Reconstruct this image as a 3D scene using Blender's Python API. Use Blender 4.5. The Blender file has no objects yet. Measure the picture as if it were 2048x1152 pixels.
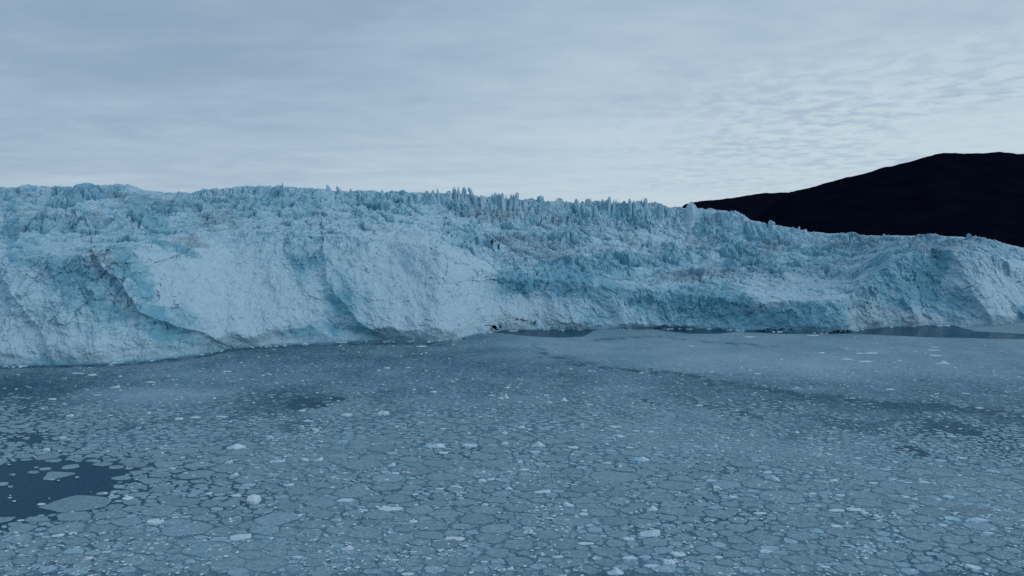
import bpy, math, random
import numpy as np
from mathutils import Vector

random.seed(7)
rng = np.random.RandomState(11)
scene = bpy.context.scene
COL = scene.collection

# ------------------------------------------------------------------ camera
F = 1410.0            # focal length in pixels of the 2048 px wide photograph
HZ = 450.0            # row of the horizon
CZ = 100.0            # height of the drone above the water
PITCH = math.atan((576 - HZ) / F)
CP, SP = math.cos(PITCH), math.sin(PITCH)

def ray(px, py):
    px = np.asarray(px, float); py = np.asarray(py, float)
    u = (576 - py) / F
    return (px - 1024) / F, CP + SP * u, -SP + CP * u

def ground(px, py):
    dx, dy, dz = ray(px, py)
    t = -CZ / dz
    return dx * t, dy * t

def ab(px, py):
    dx, dy, dz = ray(px, py)
    return dx / dy, dz / dy

def project(X, Y, Z):
    z = Z - CZ
    zc = Y * CP - z * SP
    yc = Y * SP + z * CP
    return 1024 + F * X / zc, 576 - F * yc / zc

cam = bpy.data.cameras.new("camera")
camo = bpy.data.objects.new("camera", cam); COL.objects.link(camo)
camo.location = (0, 0, CZ)
camo.rotation_euler = (math.pi / 2 - PITCH, 0, 0)
cam.sensor_width = 36.0
cam.lens = F / 2048 * 36.0
cam.clip_start = 1; cam.clip_end = 60000
scene.camera = camo

# ------------------------------------------------------------------ noise
TG = rng.rand(512, 512) * 2 * math.pi
TGX, TGY = np.cos(TG), np.sin(TG)
JX, JY, JR, JS = rng.rand(4, 512, 512)

def pnoise(x, y):
    xi = np.floor(x).astype(np.int64); yi = np.floor(y).astype(np.int64)
    fx = x - xi; fy = y - yi
    x0 = xi & 511; x1 = (xi + 1) & 511; y0 = yi & 511; y1 = (yi + 1) & 511
    def g(a, b, dx, dy): return TGX[b, a] * dx + TGY[b, a] * dy
    u = fx * fx * fx * (fx * (fx * 6 - 15) + 10); v = fy * fy * fy * (fy * (fy * 6 - 15) + 10)
    n0 = g(x0, y0, fx, fy) * (1 - u) + g(x1, y0, fx - 1, fy) * u
    n1 = g(x0, y1, fx, fy - 1) * (1 - u) + g(x1, y1, fx - 1, fy - 1) * u
    return (n0 * (1 - v) + n1 * v) * 1.5

def fbm(x, y, o=4, ga=0.5):
    s = 0; a = 1.0; t = 0
    for i in range(o):
        s = s + a * pnoise(x + 17.3 * i, y - 9.1 * i); t += a
        x = x * 2.03; y = y * 2.03; a *= ga
    return s / t

def ridged(x, y, o=4, ga=0.55):
    s = 0; a = 1.0; t = 0
    for i in range(o):
        s = s + a * (1 - 2 * np.abs(pnoise(x + 31.7 * i, y + 5.9 * i))); t += a
        x = x * 2.1; y = y * 2.1; a *= ga
    return s / t

def worley(x, y):
    xi = np.floor(x).astype(np.int64); yi = np.floor(y).astype(np.int64)
    f1 = np.full(x.shape, 9.0); f2 = np.full(x.shape, 9.0); r = np.zeros(x.shape); ddx = np.zeros(x.shape); ddy = np.zeros(x.shape)
    for i in (-1, 0, 1):
        for j in (-1, 0, 1):
            cx = xi + i; cy = yi + j; ax = cx & 511; ay = cy & 511
            dx = cx + 0.1 + .8 * JX[ay, ax] - x; dy = cy + .1 + .8 * JY[ay, ax] - y
            d = np.sqrt(dx * dx + dy * dy)
            m = d < f1
            f2 = np.where(m, f1, np.minimum(f2, d))
            f1 = np.where(m, d, f1); r = np.where(m, JR[ay, ax], r)
            ddx = np.where(m, dx, ddx); ddy = np.where(m, dy, ddy)
    return f1, f2, r, ddx, ddy

def sst(a, b, x):
    t = np.clip((x - a) / (b - a), 0, 1); return t * t * (3 - 2 * t)

def blobs(px, py, L):
    s = np.zeros(px.shape)
    for (cx, cy, rx, ry, rot, st) in L:
        c, sn = math.cos(math.radians(rot)), math.sin(math.radians(rot))
        dx = px - cx; dy = py - cy
        u = (dx * c + dy * sn) / rx; v = (-dx * sn + dy * c) / ry
        s += st * np.exp(-(u * u + v * v) ** 1.5)
    return s

def polydist(px, py, pts):
    """unsigned distance and signed side (positive = right of the line going down)"""
    best = np.full(px.shape, 1e9); side = np.zeros(px.shape)
    for (x0, y0), (x1, y1) in zip(pts[:-1], pts[1:]):
        vx, vy = x1 - x0, y1 - y0; L = vx * vx + vy * vy
        t = np.clip(((px - x0) * vx + (py - y0) * vy) / L, 0, 1)
        dx = px - (x0 + t * vx); dy = py - (y0 + t * vy)
        d = np.sqrt(dx * dx + dy * dy)
        m = d < best
        best = np.where(m, d, best)
        side = np.where(m, np.sign(dx * vy - dy * vx), side)
    return best, side

# ------------------------------------------------------------------ object helpers
def tag(o, label=None, cat=None, group=None, kind=None):
    if label: o["label"] = label
    if cat: o["category"] = cat
    if group: o["group"] = group
    if kind: o["kind"] = kind
    return o

def mesh_np(name, co, quads=None, tris=None, smooth=False):
    me = bpy.data.meshes.new(name)
    co = np.asarray(co, np.float32)
    me.vertices.add(len(co)); me.vertices.foreach_set("co", co.ravel())
    parts = []; starts = []; n = 0; off = 0
    for q in (quads, tris):
        if q is None or len(q) == 0: continue
        q = np.asarray(q, np.int32); k = q.shape[1]
        parts.append(q.ravel()); starts.append(off + np.arange(len(q), dtype=np.int32) * k)
        off += q.size; n += len(q)
    me.loops.add(off); me.loops.foreach_set("vertex_index", np.concatenate(parts))
    me.polygons.add(n); me.polygons.foreach_set("loop_start", np.concatenate(starts))
    me.polygons.foreach_set("use_smooth", np.full(n, smooth))
    me.update(calc_edges=True)
    return me

def attr(me, name, cols):
    a = me.color_attributes.new(name, 'FLOAT_COLOR', 'POINT')
    c = np.ones((len(me.vertices), 4), np.float32)
    c[:, :cols.shape[1]] = cols
    a.data.foreach_set("color", c.ravel())

def obj(name, me, mat, parent=None):
    o = bpy.data.objects.new(name, me); COL.objects.link(o)
    if mat: me.materials.append(mat)
    if parent: o.parent = parent
    return o

def gridq(nv, nu):
    i = np.arange(nv * nu).reshape(nv, nu)
    return np.stack([i[:-1, :-1], i[:-1, 1:], i[1:, 1:], i[1:, :-1]], -1).reshape(-1, 4)

# ------------------------------------------------------------------ node helpers
class NT:
    def __init__(s, tree): s.t = tree; s.n = tree.nodes; s.l = tree.links
    def new(s, ty, **kw):
        nd = s.n.new(ty)
        for k, v in kw.items(): setattr(nd, k, v)
        return nd
    def put(s, sock, v):
        if isinstance(v, bpy.types.NodeSocket): s.l.new(v, sock)
        elif v is not None:
            if sock.type == 'RGBA' and len(v) == 3: v = (*v, 1)
            sock.default_value = v
    def math(s, op, a, b=None, c=None, clamp=False):
        nd = s.new('ShaderNodeMath', operation=op); nd.use_clamp = clamp
        s.put(nd.inputs[0], a)
        if b is not None: s.put(nd.inputs[1], b)
        if c is not None: s.put(nd.inputs[2], c)
        return nd.outputs[0]
    def mr(s, v, a, b, c=0.0, d=1.0, smooth=True):
        nd = s.new('ShaderNodeMapRange', interpolation_type='SMOOTHSTEP' if smooth else 'LINEAR')
        s.put(nd.inputs[0], v)
        for i, q in enumerate((a, b, c, d)): s.put(nd.inputs[i + 1], q)
        return nd.outputs[0]
    def mix(s, f, a, b, bt='MIX'):
        nd = s.new('ShaderNodeMix', data_type='RGBA', blend_type=bt)
        s.put(nd.inputs[0], f); s.put(nd.inputs[6], a); s.put(nd.inputs[7], b)
        return nd.outputs[2]
    def noise(s, vec, sc, det=4, rough=0.5, dist=0.0):
        nd = s.new('ShaderNodeTexNoise'); s.put(nd.inputs['Vector'], vec)
        nd.inputs['Scale'].default_value = sc; nd.inputs['Detail'].default_value = det
        nd.inputs['Roughness'].default_value = rough; nd.inputs['Distortion'].default_value = dist
        return nd.outputs[0]
    def vor(s, vec, sc, feature='F1', rnd=1.0):
        nd = s.new('ShaderNodeTexVoronoi', feature=feature); s.put(nd.inputs['Vector'], vec)
        nd.inputs['Scale'].default_value = sc; nd.inputs['Randomness'].default_value = rnd
        return nd
    def mapping(s, vec, scale=(1, 1, 1), rot=(0, 0, 0), loc=(0, 0, 0)):
        nd = s.new('ShaderNodeMapping'); s.put(nd.inputs[0], vec)
        nd.inputs['Scale'].default_value = scale; nd.inputs['Rotation'].default_value = rot; nd.inputs['Location'].default_value = loc
        return nd.outputs[0]
    def bump(s, h, st, dist):
        nd = s.new('ShaderNodeBump'); s.put(nd.inputs['Strength'], st); nd.inputs['Distance'].default_value = dist
        s.put(nd.inputs['Height'], h); return nd.outputs[0]

def newmat(name):
    m = bpy.data.materials.new(name); m.use_nodes = True
    nt = NT(m.node_tree); b = m.node_tree.nodes['Principled BSDF']
    return m, nt, b

def objpos(nt): return nt.new('ShaderNodeTexCoord').outputs['Object']
def wpos(nt): return nt.new('ShaderNodeNewGeometry').outputs['Position']

# ------------------------------------------------------------------ materials
WHITE = (0.465, 0.640, 0.725)
BLUE = (0.190, 0.420, 0.535)
DIRT = (0.20, 0.285, 0.335)

def ice_material(name, attr_name=None, fine=1.0):
    m, nt, b = newmat(name)
    P = wpos(nt)
    n1 = nt.noise(P, 0.05 * fine, 6, 0.62)
    n2 = nt.noise(nt.mapping(P, (1, 1, 0.30)), 0.42 * fine, 5, 0.65)
    n3 = nt.noise(P, 1.6 * fine, 3, 0.6)
    geo = nt.new('ShaderNodeNewGeometry')
    sep = nt.new('ShaderNodeSeparateXYZ'); nt.l.new(geo.outputs['True Normal'], sep.inputs[0])
    steep = nt.mr(sep.outputs[2], 0.15, 0.85, 1.0, 0.0)
    if attr_name:
        at = nt.new('ShaderNodeAttribute', attribute_name=attr_name)
        sc = nt.new('ShaderNodeSeparateColor'); nt.l.new(at.outputs['Color'], sc.inputs[0])
        bl, di, dk = sc.outputs[0], sc.outputs[1], sc.outputs[2]
    else:
        bl, di, dk = 0.25, 0.0, 0.0
    n4 = nt.noise(P, 0.16 * fine, 5, 0.7)
    f = nt.math('ADD', nt.math('MULTIPLY', n1, 0.7), nt.math('MULTIPLY', n2, 0.8))
    f = nt.math('ADD', f, nt.math('MULTIPLY', n4, 0.55))
    f = nt.math('ADD', f, nt.math('MULTIPLY', steep, 0.20))
    f = nt.math('ADD', f, bl)
    f = nt.mr(f, 0.92, 1.85)
    c = nt.mix(f, WHITE, BLUE)
    c = nt.mix(nt.mr(n3, 0.3, 0.75, 0.0, 0.30), c, nt.mix(f, (.54, .74, .83), (.2, .46, .61)))
    # grey rock flour and debris
    d = nt.math('ADD', di, nt.math('MULTIPLY', nt.math('SUBTRACT', n2, 0.5), 1.3))
    d = nt.mr(d, 0.15, 0.85, 0.0, 0.80)
    c = nt.mix(nt.math('MULTIPLY', d, .72), c, DIRT)
    # fine fracture lines
    ck = nt.noise(nt.mapping(P, (1, 1, .24), (0, .25, 0)), 0.15 * fine, 4, .6, .5)
    ck = nt.mr(nt.math('ABSOLUTE', nt.math('SUBTRACT', ck, 0.5)), 0.002, 0.013, 1.0, 0.0)
    ck = nt.math('MULTIPLY', ck, nt.mr(nt.noise(P, 0.09 * fine, 3), 0.46, 0.60, 0.0, 0.75))
    ck2 = nt.noise(nt.mapping(P, (1, 1, .7), (0, -.5, 0)), 0.34 * fine, 3, .6, .3)
    ck2 = nt.mr(nt.math('ABSOLUTE', nt.math('SUBTRACT', ck2, 0.5)), 0.002, 0.016, 1.0, 0.0)
    ck2 = nt.math('MULTIPLY', ck2, nt.mr(nt.noise(nt.mapping(P, (1, 1, 1), loc=(50, 9, 3)), 0.12 * fine, 3), 0.48, 0.62, 0.0, 0.55))
    c = nt.mix(nt.math('MULTIPLY', nt.math('MAXIMUM', ck, ck2), .8), c, (.10, .24, .33))
    # grit: sparse grey flecks all over
    v = nt.vor(nt.mapping(P, (1, 1, 1.6)), 0.55 * fine)
    vs = nt.new('ShaderNodeSeparateColor'); nt.l.new(v.outputs['Color'], vs.inputs[0])
    fleck = nt.math('MULTIPLY', nt.mr(vs.outputs[0], 0.72, 0.80), nt.mr(v.outputs['Distance'], 0.25, 0.5, 1.0, 0.0))
    fleck = nt.math('MULTIPLY', fleck, nt.mr(n4, 0.46, 0.66, 0.0, 0.42))
    c = nt.mix(fleck, c, (0.17, 0.24, 0.31))
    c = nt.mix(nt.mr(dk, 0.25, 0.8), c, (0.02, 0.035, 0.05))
    nt.put(b.inputs['Base Color'], c)
    b.inputs['Roughness'].default_value = 0.75
    b.inputs['Specular IOR Level'].default_value = 0.25
    h = nt.math('ADD', nt.math('MULTIPLY', n2, 1.0), nt.math('MULTIPLY', n3, 0.35))
    nt.put(b.inputs['Normal'], nt.bump(h, nt.mr(n4, .4, .62, .15, .65), 1.6 / fine))
    return m

M_GLACIER = ice_material("glacier_ice", "mask", 1.0)
M_SERAC = ice_material("serac_ice", "mask", 1.0)

def berg_material():
    m, nt, b = newmat("iceberg_ice")
    P = wpos(nt)
    at = nt.new('ShaderNodeAttribute', attribute_name="mask")
    sc = nt.new('ShaderNodeSeparateColor'); nt.l.new(at.outputs['Color'], sc.inputs[0])
    n1 = nt.noise(P, 0.7, 5, 0.6)
    c = nt.mix(nt.mr(n1, 0.3, 0.7), (.60, .74, .82), (.74, .85, .90))
    c = nt.mix(sc.outputs[0], c, (.20, .48, .66))
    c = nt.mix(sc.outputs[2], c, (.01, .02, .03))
    nt.put(b.inputs['Base Color'], c)
    b.inputs['Roughness'].default_value = 0.6
    nt.put(b.inputs['Normal'], nt.bump(nt.noise(P, 2.2, 4, .6), 0.5, 0.5))
    return m
M_BERG = berg_material()

def floe_material():
    m, nt, b = newmat("floe_ice")
    P = wpos(nt)
    at = nt.new('ShaderNodeAttribute', attribute_name="mask")
    sc = nt.new('ShaderNodeSeparateColor'); nt.l.new(at.outputs['Color'], sc.inputs[0])
    n = nt.noise(P, 0.55, 6, 0.65)
    n2 = nt.noise(P, 2.4, 3, 0.6)
    v = nt.vor(P, 0.75)
    spk = nt.mr(v.outputs['Distance'], 0.08, 0.30, 1.0, 0.0)
    spk = nt.math('MULTIPLY', spk, nt.mr(nt.noise(P, 0.23, 2), 0.52, 0.62))
    n3 = nt.noise(P, 5.0, 2, 0.6)
    c = nt.mix(nt.mr(nt.math('ADD', nt.math('MULTIPLY', n, .6), nt.math('MULTIPLY', n3, .4)), 0.34, 0.66), (.160, .285, .350), (.325, .465, .530))
    c = nt.mix(nt.math('MULTIPLY', spk, 0.75), c, (.54, .68, .75))
    c = nt.mix(nt.mr(n2, 0.55, 0.75, 0, .35), c, (.46, .60, .67))
    br = nt.mix(1.0, c, sc.outputs[0], 'MULTIPLY')
    nt.l.new(sc.outputs[0], br.node.inputs[7])
    nt.put(b.inputs['Base Color'], br)
    b.inputs['Roughness'].default_value = 0.7
    b.inputs['Specular IOR Level'].default_value = 0.2
    nt.put(b.inputs['Normal'], nt.bump(nt.math('ADD', n, n2), 0.45, 0.25))
    return m
M_FLOE = floe_material()

def sea_material():
    m, nt, b = newmat("sea_surface")
    P = wpos(nt)
    at = nt.new('ShaderNodeAttribute', attribute_name="mask")
    sc = nt.new('ShaderNodeSeparateColor'); nt.l.new(at.outputs['Color'], sc.inputs[0])
    cover = sc.outputs[0]; smooth = sc.outputs[1]
    big = nt.noise(P, 0.035, 5, 0.6)
    nm = nt.noise(P, 0.28, 5, 0.62)
    nf = nt.noise(P, 1.5, 4, 0.65)
    # crumbs of ice: cells with their own brightness
    v1 = nt.vor(P, 0.42); v2 = nt.vor(P, 1.3)
    s1 = nt.new('ShaderNodeSeparateColor'); nt.l.new(v1.outputs['Color'], s1.inputs[0])
    s2 = nt.new('ShaderNodeSeparateColor'); nt.l.new(v2.outputs['Color'], s2.inputs[0])
    d1 = nt.mr(v1.outputs['Distance'], 0.25, 0.62, 1.0, 0.0)
    d2 = nt.mr(v2.outputs['Distance'], 0.2, 0.6, 1.0, 0.0)
    k = nt.math('MULTIPLY', cover, 1.25)
    k = nt.math('ADD', k, nt.math('MULTIPLY', nt.math('SUBTRACT', nm, 0.5), 0.55))
    k = nt.math('ADD', k, nt.math('MULTIPLY', nt.math('SUBTRACT', nf, 0.5), 0.5))
    k = nt.math('ADD', k, nt.math('MULTIPLY', nt.math('SUBTRACT', big, 0.5), 0.5))
    tex = nt.math('ADD', nt.math('MULTIPLY', d1, s1.outputs[0]), nt.math('MULTIPLY', d2, s2.outputs[0]))
    tex = nt.math('MULTIPLY', tex, nt.math('SUBTRACT', 1.0, nt.math('MULTIPLY', smooth, 0.8)))
    k2 = nt.math('ADD', k, nt.math('MULTIPLY', nt.math('SUBTRACT', tex, 0.4), 0.35))
    k2 = nt.mr(k2, 0.05, 1.30, smooth=False)
    cr = nt.new('ShaderNodeValToRGB'); nt.put(cr.inputs[0], k2)
    e = cr.color_ramp.elements
    e[0].position = 0.0; e[0].color = (.012, .068, .125, 1)
    e[1].position = 1.0; e[1].color = (.35, .49, .56, 1)
    for p, c in ((.20, (.024, .088, .142)), (.40, (.075, .165, .225)), (.66, (.195, .325, .395))):
        q = e.new(p); q.color = (*c, 1)
    # a few brighter crumbs
    bright = nt.math('MULTIPLY', nt.mr(s1.outputs[1], 0.93, 0.97), nt.mr(v1.outputs['Distance'], 0.15, 0.4, 1, 0))
    bright = nt.math('MULTIPLY', bright, nt.mr(cover, 0.2, 0.5))
    bright = nt.math('MULTIPLY', bright, nt.math('SUBTRACT', 1.0, nt.math('MULTIPLY', smooth, 0.9)))
    c = nt.mix(nt.math('MULTIPLY', bright, 0.7), cr.outputs[0], (.45, .62, .72))
    nt.put(b.inputs['Base Color'], c)
    nt.put(b.inputs['Roughness'], nt.mr(k2, 0.05, 0.4, 0.12, 0.75))
    b.inputs['Specular IOR Level'].default_value = 0.5; b.inputs['IOR'].default_value = 1.12
    nt.put(b.inputs['Normal'], nt.bump(nt.math('ADD', nf, tex), 0.35, 0.25))
    return m
M_SEA = sea_material()

def rock_material(name, c0, c1):
    m, nt, b = newmat(name)
    P = wpos(nt)
    n = nt.noise(P, 0.01, 8, 0.6)
    nt.put(b.inputs['Base Color'], nt.mix(nt.mr(n, .35, .7), c0, c1))
    b.inputs['Roughness'].default_value = 1.0; b.inputs['Specular IOR Level'].default_value = 0.0
    return m
M_ROCK = rock_material("dark_rock", (.0028, .0040, .0085), (.0045, .0062, .0125))
M_ROCK2 = rock_material("distant_rock", (.0034, .0055, .0108), (.0052, .0085, .0160))  # paler and bluer: faint haze on the far ridge mixed into its colour

# ------------------------------------------------------------------ world, sun
w = bpy.data.worlds.new("World"); scene.world = w; w.use_nodes = True
nt = NT(w.node_tree); bg = w.node_tree.nodes['Background']
SUN_EL, SUN_AZ = math.radians(24), math.radians(62)   # azimuth from +Y (view direction) towards +X
tc = nt.new('ShaderNodeTexCoord').outputs['Generated']
sky = nt.new('ShaderNodeTexSky', sky_type='NISHITA'); sky.sun_disc = False
sky.sun_elevation = SUN_EL; sky.sun_rotation = SUN_AZ
sp = nt.new('ShaderNodeSeparateXYZ'); nt.l.new(tc, sp.inputs[0])
x, y, z = sp.outputs
zz = nt.math('ADD', nt.math('MAXIMUM', z, 0.0), 0.10)
u = nt.math('DIVIDE', x, zz); v = nt.math('DIVIDE', y, zz)
cv = nt.new('ShaderNodeCombineXYZ'); nt.put(cv.inputs[0], u); nt.put(cv.inputs[1], v)
uv = cv.outputs[0]
# the brightness grows towards the right, where the sun stands behind the cloud
base = nt.mr(x, -0.62, 0.50, 0.20, 0.77, smooth=False)
base = nt.math('ADD', base, nt.mr(z, 0.02, 0.24, 0.28, 0.0))
base = nt.math('SUBTRACT', base, nt.math('MULTIPLY', nt.mr(z, 0.12, 0.40, 0.0, 0.20), nt.mr(x, -0.1, 0.5, 0.2, 1.0)))
soft = nt.noise(nt.mapping(uv, (0.55, 0.9, 1), (0, 0, 0.5)), 1.0, 4, 0.5, 0.3)
soft2 = nt.noise(nt.mapping(uv, (0.5, 1.7, 1), (0, 0, -0.35)), 1.5, 5, 0.55, 0.6)
base = nt.math('ADD', base, nt.math('MULTIPLY', nt.math('SUBTRACT', soft, 0.5), 0.55))
base = nt.math('ADD', base, nt.math('MULTIPLY', nt.math('SUBTRACT', soft2, 0.5), 0.26))
mott = nt.noise(nt.mapping(uv, (1.8, 1.9, 1), (0, 0, 0.6)), 1.6, 6, 0.6, 0.3)
base = nt.math('ADD', base, nt.math('MULTIPLY', nt.math('SUBTRACT', mott, 0.5), 0.34))
# mackerel patches low on the right
cell = nt.noise(nt.mapping(uv, (4.2, 4.4, 1), (0, 0, 0.8)), 1.9, 4, 0.55, 0.25)
cellm = nt.math('MULTIPLY', nt.mr(x, 0.02, 0.42), nt.math('MULTIPLY', nt.mr(z, 0.0, 0.05), nt.mr(z, 0.12, 0.26, 1.0, 0.0)))
cellm = nt.math('MULTIPLY', cellm, nt.mr(nt.noise(uv, 0.9, 2), 0.30, 0.55, 0.35, 1.0))
base = nt.math('SUBTRACT', base, nt.math('MULTIPLY', cellm, nt.mr(cell, 0.36, 0.66, 0.25, -0.16)))
cr = nt.new('ShaderNodeValToRGB'); nt.put(cr.inputs[0], base)
e = cr.color_ramp.elements
e[0].position = 0.0; e[0].color = (.215, .345, .465, 1)
e[1].position = 1.0; e[1].color = (.55, .67, .745, 1)
for p, c in ((.3, (.30, .41, .54)), (.55, (.395, .52, .64)), (.8, (.50, .62, .71))):
    q = e.new(p); q.color = (*c, 1)
c10 = nt.mix(1.0, cr.outputs[0], (10.0, 10.0, 10.0), 'MULTIPLY')
nt.put(bg.inputs[0], nt.mix(0.95, sky.outputs[0], c10))
bg.inputs[1].default_value = 0.10

sl = bpy.data.lights.new("sun", 'SUN'); so = bpy.data.objects.new("sun", sl); COL.objects.link(so)
sl.energy = 0.50; sl.angle = math.radians(24); sl.color = (.92, .97, 1.0)
sd = Vector((math.sin(math.radians(106)) * math.cos(SUN_EL), math.cos(math.radians(106)) * math.cos(SUN_EL), math.sin(SUN_EL)))
so.rotation_euler = sd.to_track_quat('Z', 'Y').to_euler(); so.location = (0, 0, 500)
sky.sun_rotation = math.radians(106)

# ------------------------------------------------------------------ glacier
BASE = [(-500, 752), (-200, 740), (0, 733), (200, 728), (300, 721), (400, 709), (460, 697), (560, 690), (700, 683), (780, 680), (880, 682),
        (925, 677), (950, 669), (1000, 662), (1100, 659), (1300, 657), (1400, 657), (1500, 661), (1600, 665), (1680, 666), (1710, 661),
        (1760, 655), (1850, 651), (1950, 651), (2000, 646), (2048, 641), (2300, 625), (2600, 610)]
FACE = [(-500, 500), (0, 515), (200, 512), (350, 480), (500, 465), (700, 470), (850, 490), (1000, 555), (1150, 560), (1300, 588), (1450, 598),
        (1600, 606), (1700, 592), (1780, 520), (1850, 498), (1950, 505), (2048, 540), (2300, 540), (2600, 540)]
SLOPE = [(-500, .7), (0, .7), (200, .62), (350, .95), (650, .95), (900, .85), (1100, .8), (1300, .6), (1450, .32), (1700, .35), (1800, .55), (1950, .6), (2048, .8), (2600, .8)]
CREST = [(-500, 392), (-200, 384), (0, 378), (60, 374), (100, 378), (180, 370), (260, 371), (285, 380), (330, 386), (380, 388), (430, 379), (500, 373), (600, 376), (680, 383), (740, 385),
         (880, 386), (940, 391), (1000, 396), (1080, 404), (1200, 407), (1290, 405), (1340, 417), (1400, 420), (1470, 425), (1500, 442),
         (1550, 453), (1620, 465), (1680, 469), (1760, 471), (1900, 475), (1960, 480), (2000, 487), (2048, 497), (2300, 520), (2600, 540)]
CDEP = [(-500, 760), (0, 850), (600, 960), (1000, 1090), (1400, 1150), (1700, 1120), (2048, 1060), (2600, 980)]
WALL = [(-500, .1), (300, .1), (480, .2), (600, .22), (1300, .25), (1480, .2), (1600, .1), (2600, .1)]

NU, NV = 1650, 760
A = np.linspace(-0.90, 0.90, NU)
def curve_ab(L):
    p = np.array(L, float); a, b = ab(p[:, 0], p[:, 1]); return a, b
ba, bb = curve_ab(BASE); Yb = np.interp(A, ba, -CZ / bb)
k5 = np.exp(-np.linspace(-2, 2, 21) ** 2); k5 /= k5.sum()
sm = lambda q: np.convolve(np.pad(q, 10, 'edge'), k5, 'valid')
Yb = sm(Yb)
pxA = 1024 + A * F          # column names, close enough for smooth curves
fa, fb = curve_ab(FACE); Bf = sm(np.interp(A, fa, fb))
K = sm(np.interp(pxA, *np.array(SLOPE).T))
Yf = (Yb + CZ * K) / (1 - K * Bf)
ca, cb = curve_ab(CREST); Bc = np.interp(A, ca, cb)
Yc = np.interp(pxA, *np.array(CDEP).T)
Wl = np.interp(pxA, *np.array(WALL).T)

nf_, np_, nb_ = 330, 380, 50          # rows on the face, the upper ice and behind the crest
s1 = np.linspace(0, 1, nf_, endpoint=False)
s2 = np.linspace(0, 1, np_, endpoint=False)
s3 = np.linspace(0, 1, nb_)
bb_col = -CZ / Yb
Y1 = Yb + (Yf - Yb) * s1[:, None]
# face: steep toe, then an even slope
zf = CZ + Bf * Yf
toeh = 0.05 + 0.07 * sst(-.3, .5, fbm(A * 26, A * 0 + 5, 4)) + 0.10 * (np.abs(pxA - 1600) < 140)
toeh = sm(toeh)
sA = s1[:, None]
prof = toeh * sst(0, 0.06, sA) + (1 - toeh) * sA ** 0.92
Z1 = zf * prof
q = s2[:, None]
Y2 = Yf + (Yc - Yf) * q
pr = (1 - Wl) * (q ** 0.85) + Wl * sst(.90, .985, q)
# terraces of the ice fall
pr = pr + 0.030 * np.sin(q * 6 * math.pi + 3 * np.sin(A * 7)) * (1 - q) * q * 4
B2 = Bf + (Bc - Bf) * pr
Z2 = CZ + B2 * Y2
zc = CZ + Bc * Yc
Y3 = Yc + 170 * s3[:, None]
Z3 = zc - 40 * s3[:, None] ** 1.5
Yg = np.concatenate([Y1, Y2, Y3]); Zg = np.concatenate([Z1, Z2, Z3])
Xg = A * Yg
NVt = Yg.shape[0]
rowt = np.concatenate([s1 * 0, s2, s3 * 0 + 1])[:, None] * np.ones(NU)
facet = np.concatenate([s1, s2 * 0 + 1, s3 * 0 + 1])[:, None] * np.ones(NU)
PX, PY = project(Xg, Yg, Zg)
# irregular patch outlines
wx = fbm(Xg / 55, Zg / 40 + Yg / 160, 4) * 42; wy = fbm(Xg / 55 + 40, Zg / 40 + Yg / 160 + 9, 4) * 26
QX, QY = PX + wx, PY + wy

SMOOTH = [(480, 570, 150, 90, 15, .9), (600, 600, 120, 70, 15, .8), (830, 580, 110, 110, 20, .95), (870, 640, 70, 40, 0, .9), (740, 560, 60, 100, 10, .6),
          (1040, 625, 90, 35, 0, .7), (1990, 600, 50, 60, 30, 1.0), (2040, 560, 40, 60, 20, .9), (120, 640, 110, 70, 0, .55), (200, 700, 120, 30, 0, .4),
          (1600, 575, 90, 25, 0, .35), (1120, 590, 80, 40, 20, .5), (1250, 640, 60, 30, 0, .3), (1880, 570, 50, 70, 0, .45), (560, 665, 120, 30, 0, .6)]
XS0 = Xg + .62 * Zg
smooth = np.clip(blobs(QX, QY, SMOOTH), 0, 1)
BLUES = [(30, 470, 12, 40, 0, 1.3), (300, 590, 28, 95, -22, .95), (370, 650, 60, 35, 20, .7), (150, 560, 70, 40, 20, .5), (190, 620, 60, 20, 15, .5), (90, 720, 90, 12, 0, .35), (85, 705, 14, 20, 0, .6),
         (300, 425, 60, 22, 15, .5), (360, 500, 60, 12, 35, .8), (70, 515, 60, 25, 20, .4), (590, 400, 70, 22, 0, .30), (440, 405, 45, 8, 0, .9), (180, 390, 50, 18, 0, .35), (135, 400, 8, 14, 0, .7),
         (600, 540, 40, 35, 10, .7), (680, 600, 35, 45, 35, .9), (640, 660, 80, 18, 5, .8), (735, 660, 35, 20, 25, .6), (820, 672, 30, 8, 5, .9), (650, 520, 14, 20, 0, .9),
         (1060, 570, 70, 22, 5, 1.2), (1130, 545, 60, 30, 15, .9), (1170, 640, 50, 25, 0, .5), (1200, 560, 60, 45, 25, .6), (1290, 600, 50, 40, 30, .45), (1330, 520, 50, 20, 0, .35),
         (1400, 620, 80, 38, 0, 1.0), (1500, 635, 80, 28, 0, 1.1), (1590, 640, 50, 24, 0, .9), (1660, 635, 50, 30, 0, .8), (1470, 590, 35, 18, 0, .7),
         (1870, 555, 22, 60, 5, 1.25), (1820, 560, 35, 55, -8, .8), (1780, 590, 40, 40, 15, .6), (1910, 620, 30, 40, 30, .7), (1760, 545, 30, 30, 0, .6), (2045, 620, 22, 22, 40, .9),
         (1400, 450, 12, 20, 10, .7), (1440, 455, 10, 25, 0, .8), (850, 400, 30, 14, 0, .35), (1010, 405, 30, 14, 0, .35), (1230, 420, 30, 16, 0, .3), (1500, 470, 60, 30, 0, .3), (1650, 500, 120, 30, 10, .25), (1730, 640, 30, 30, 0, -.2)]
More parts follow.
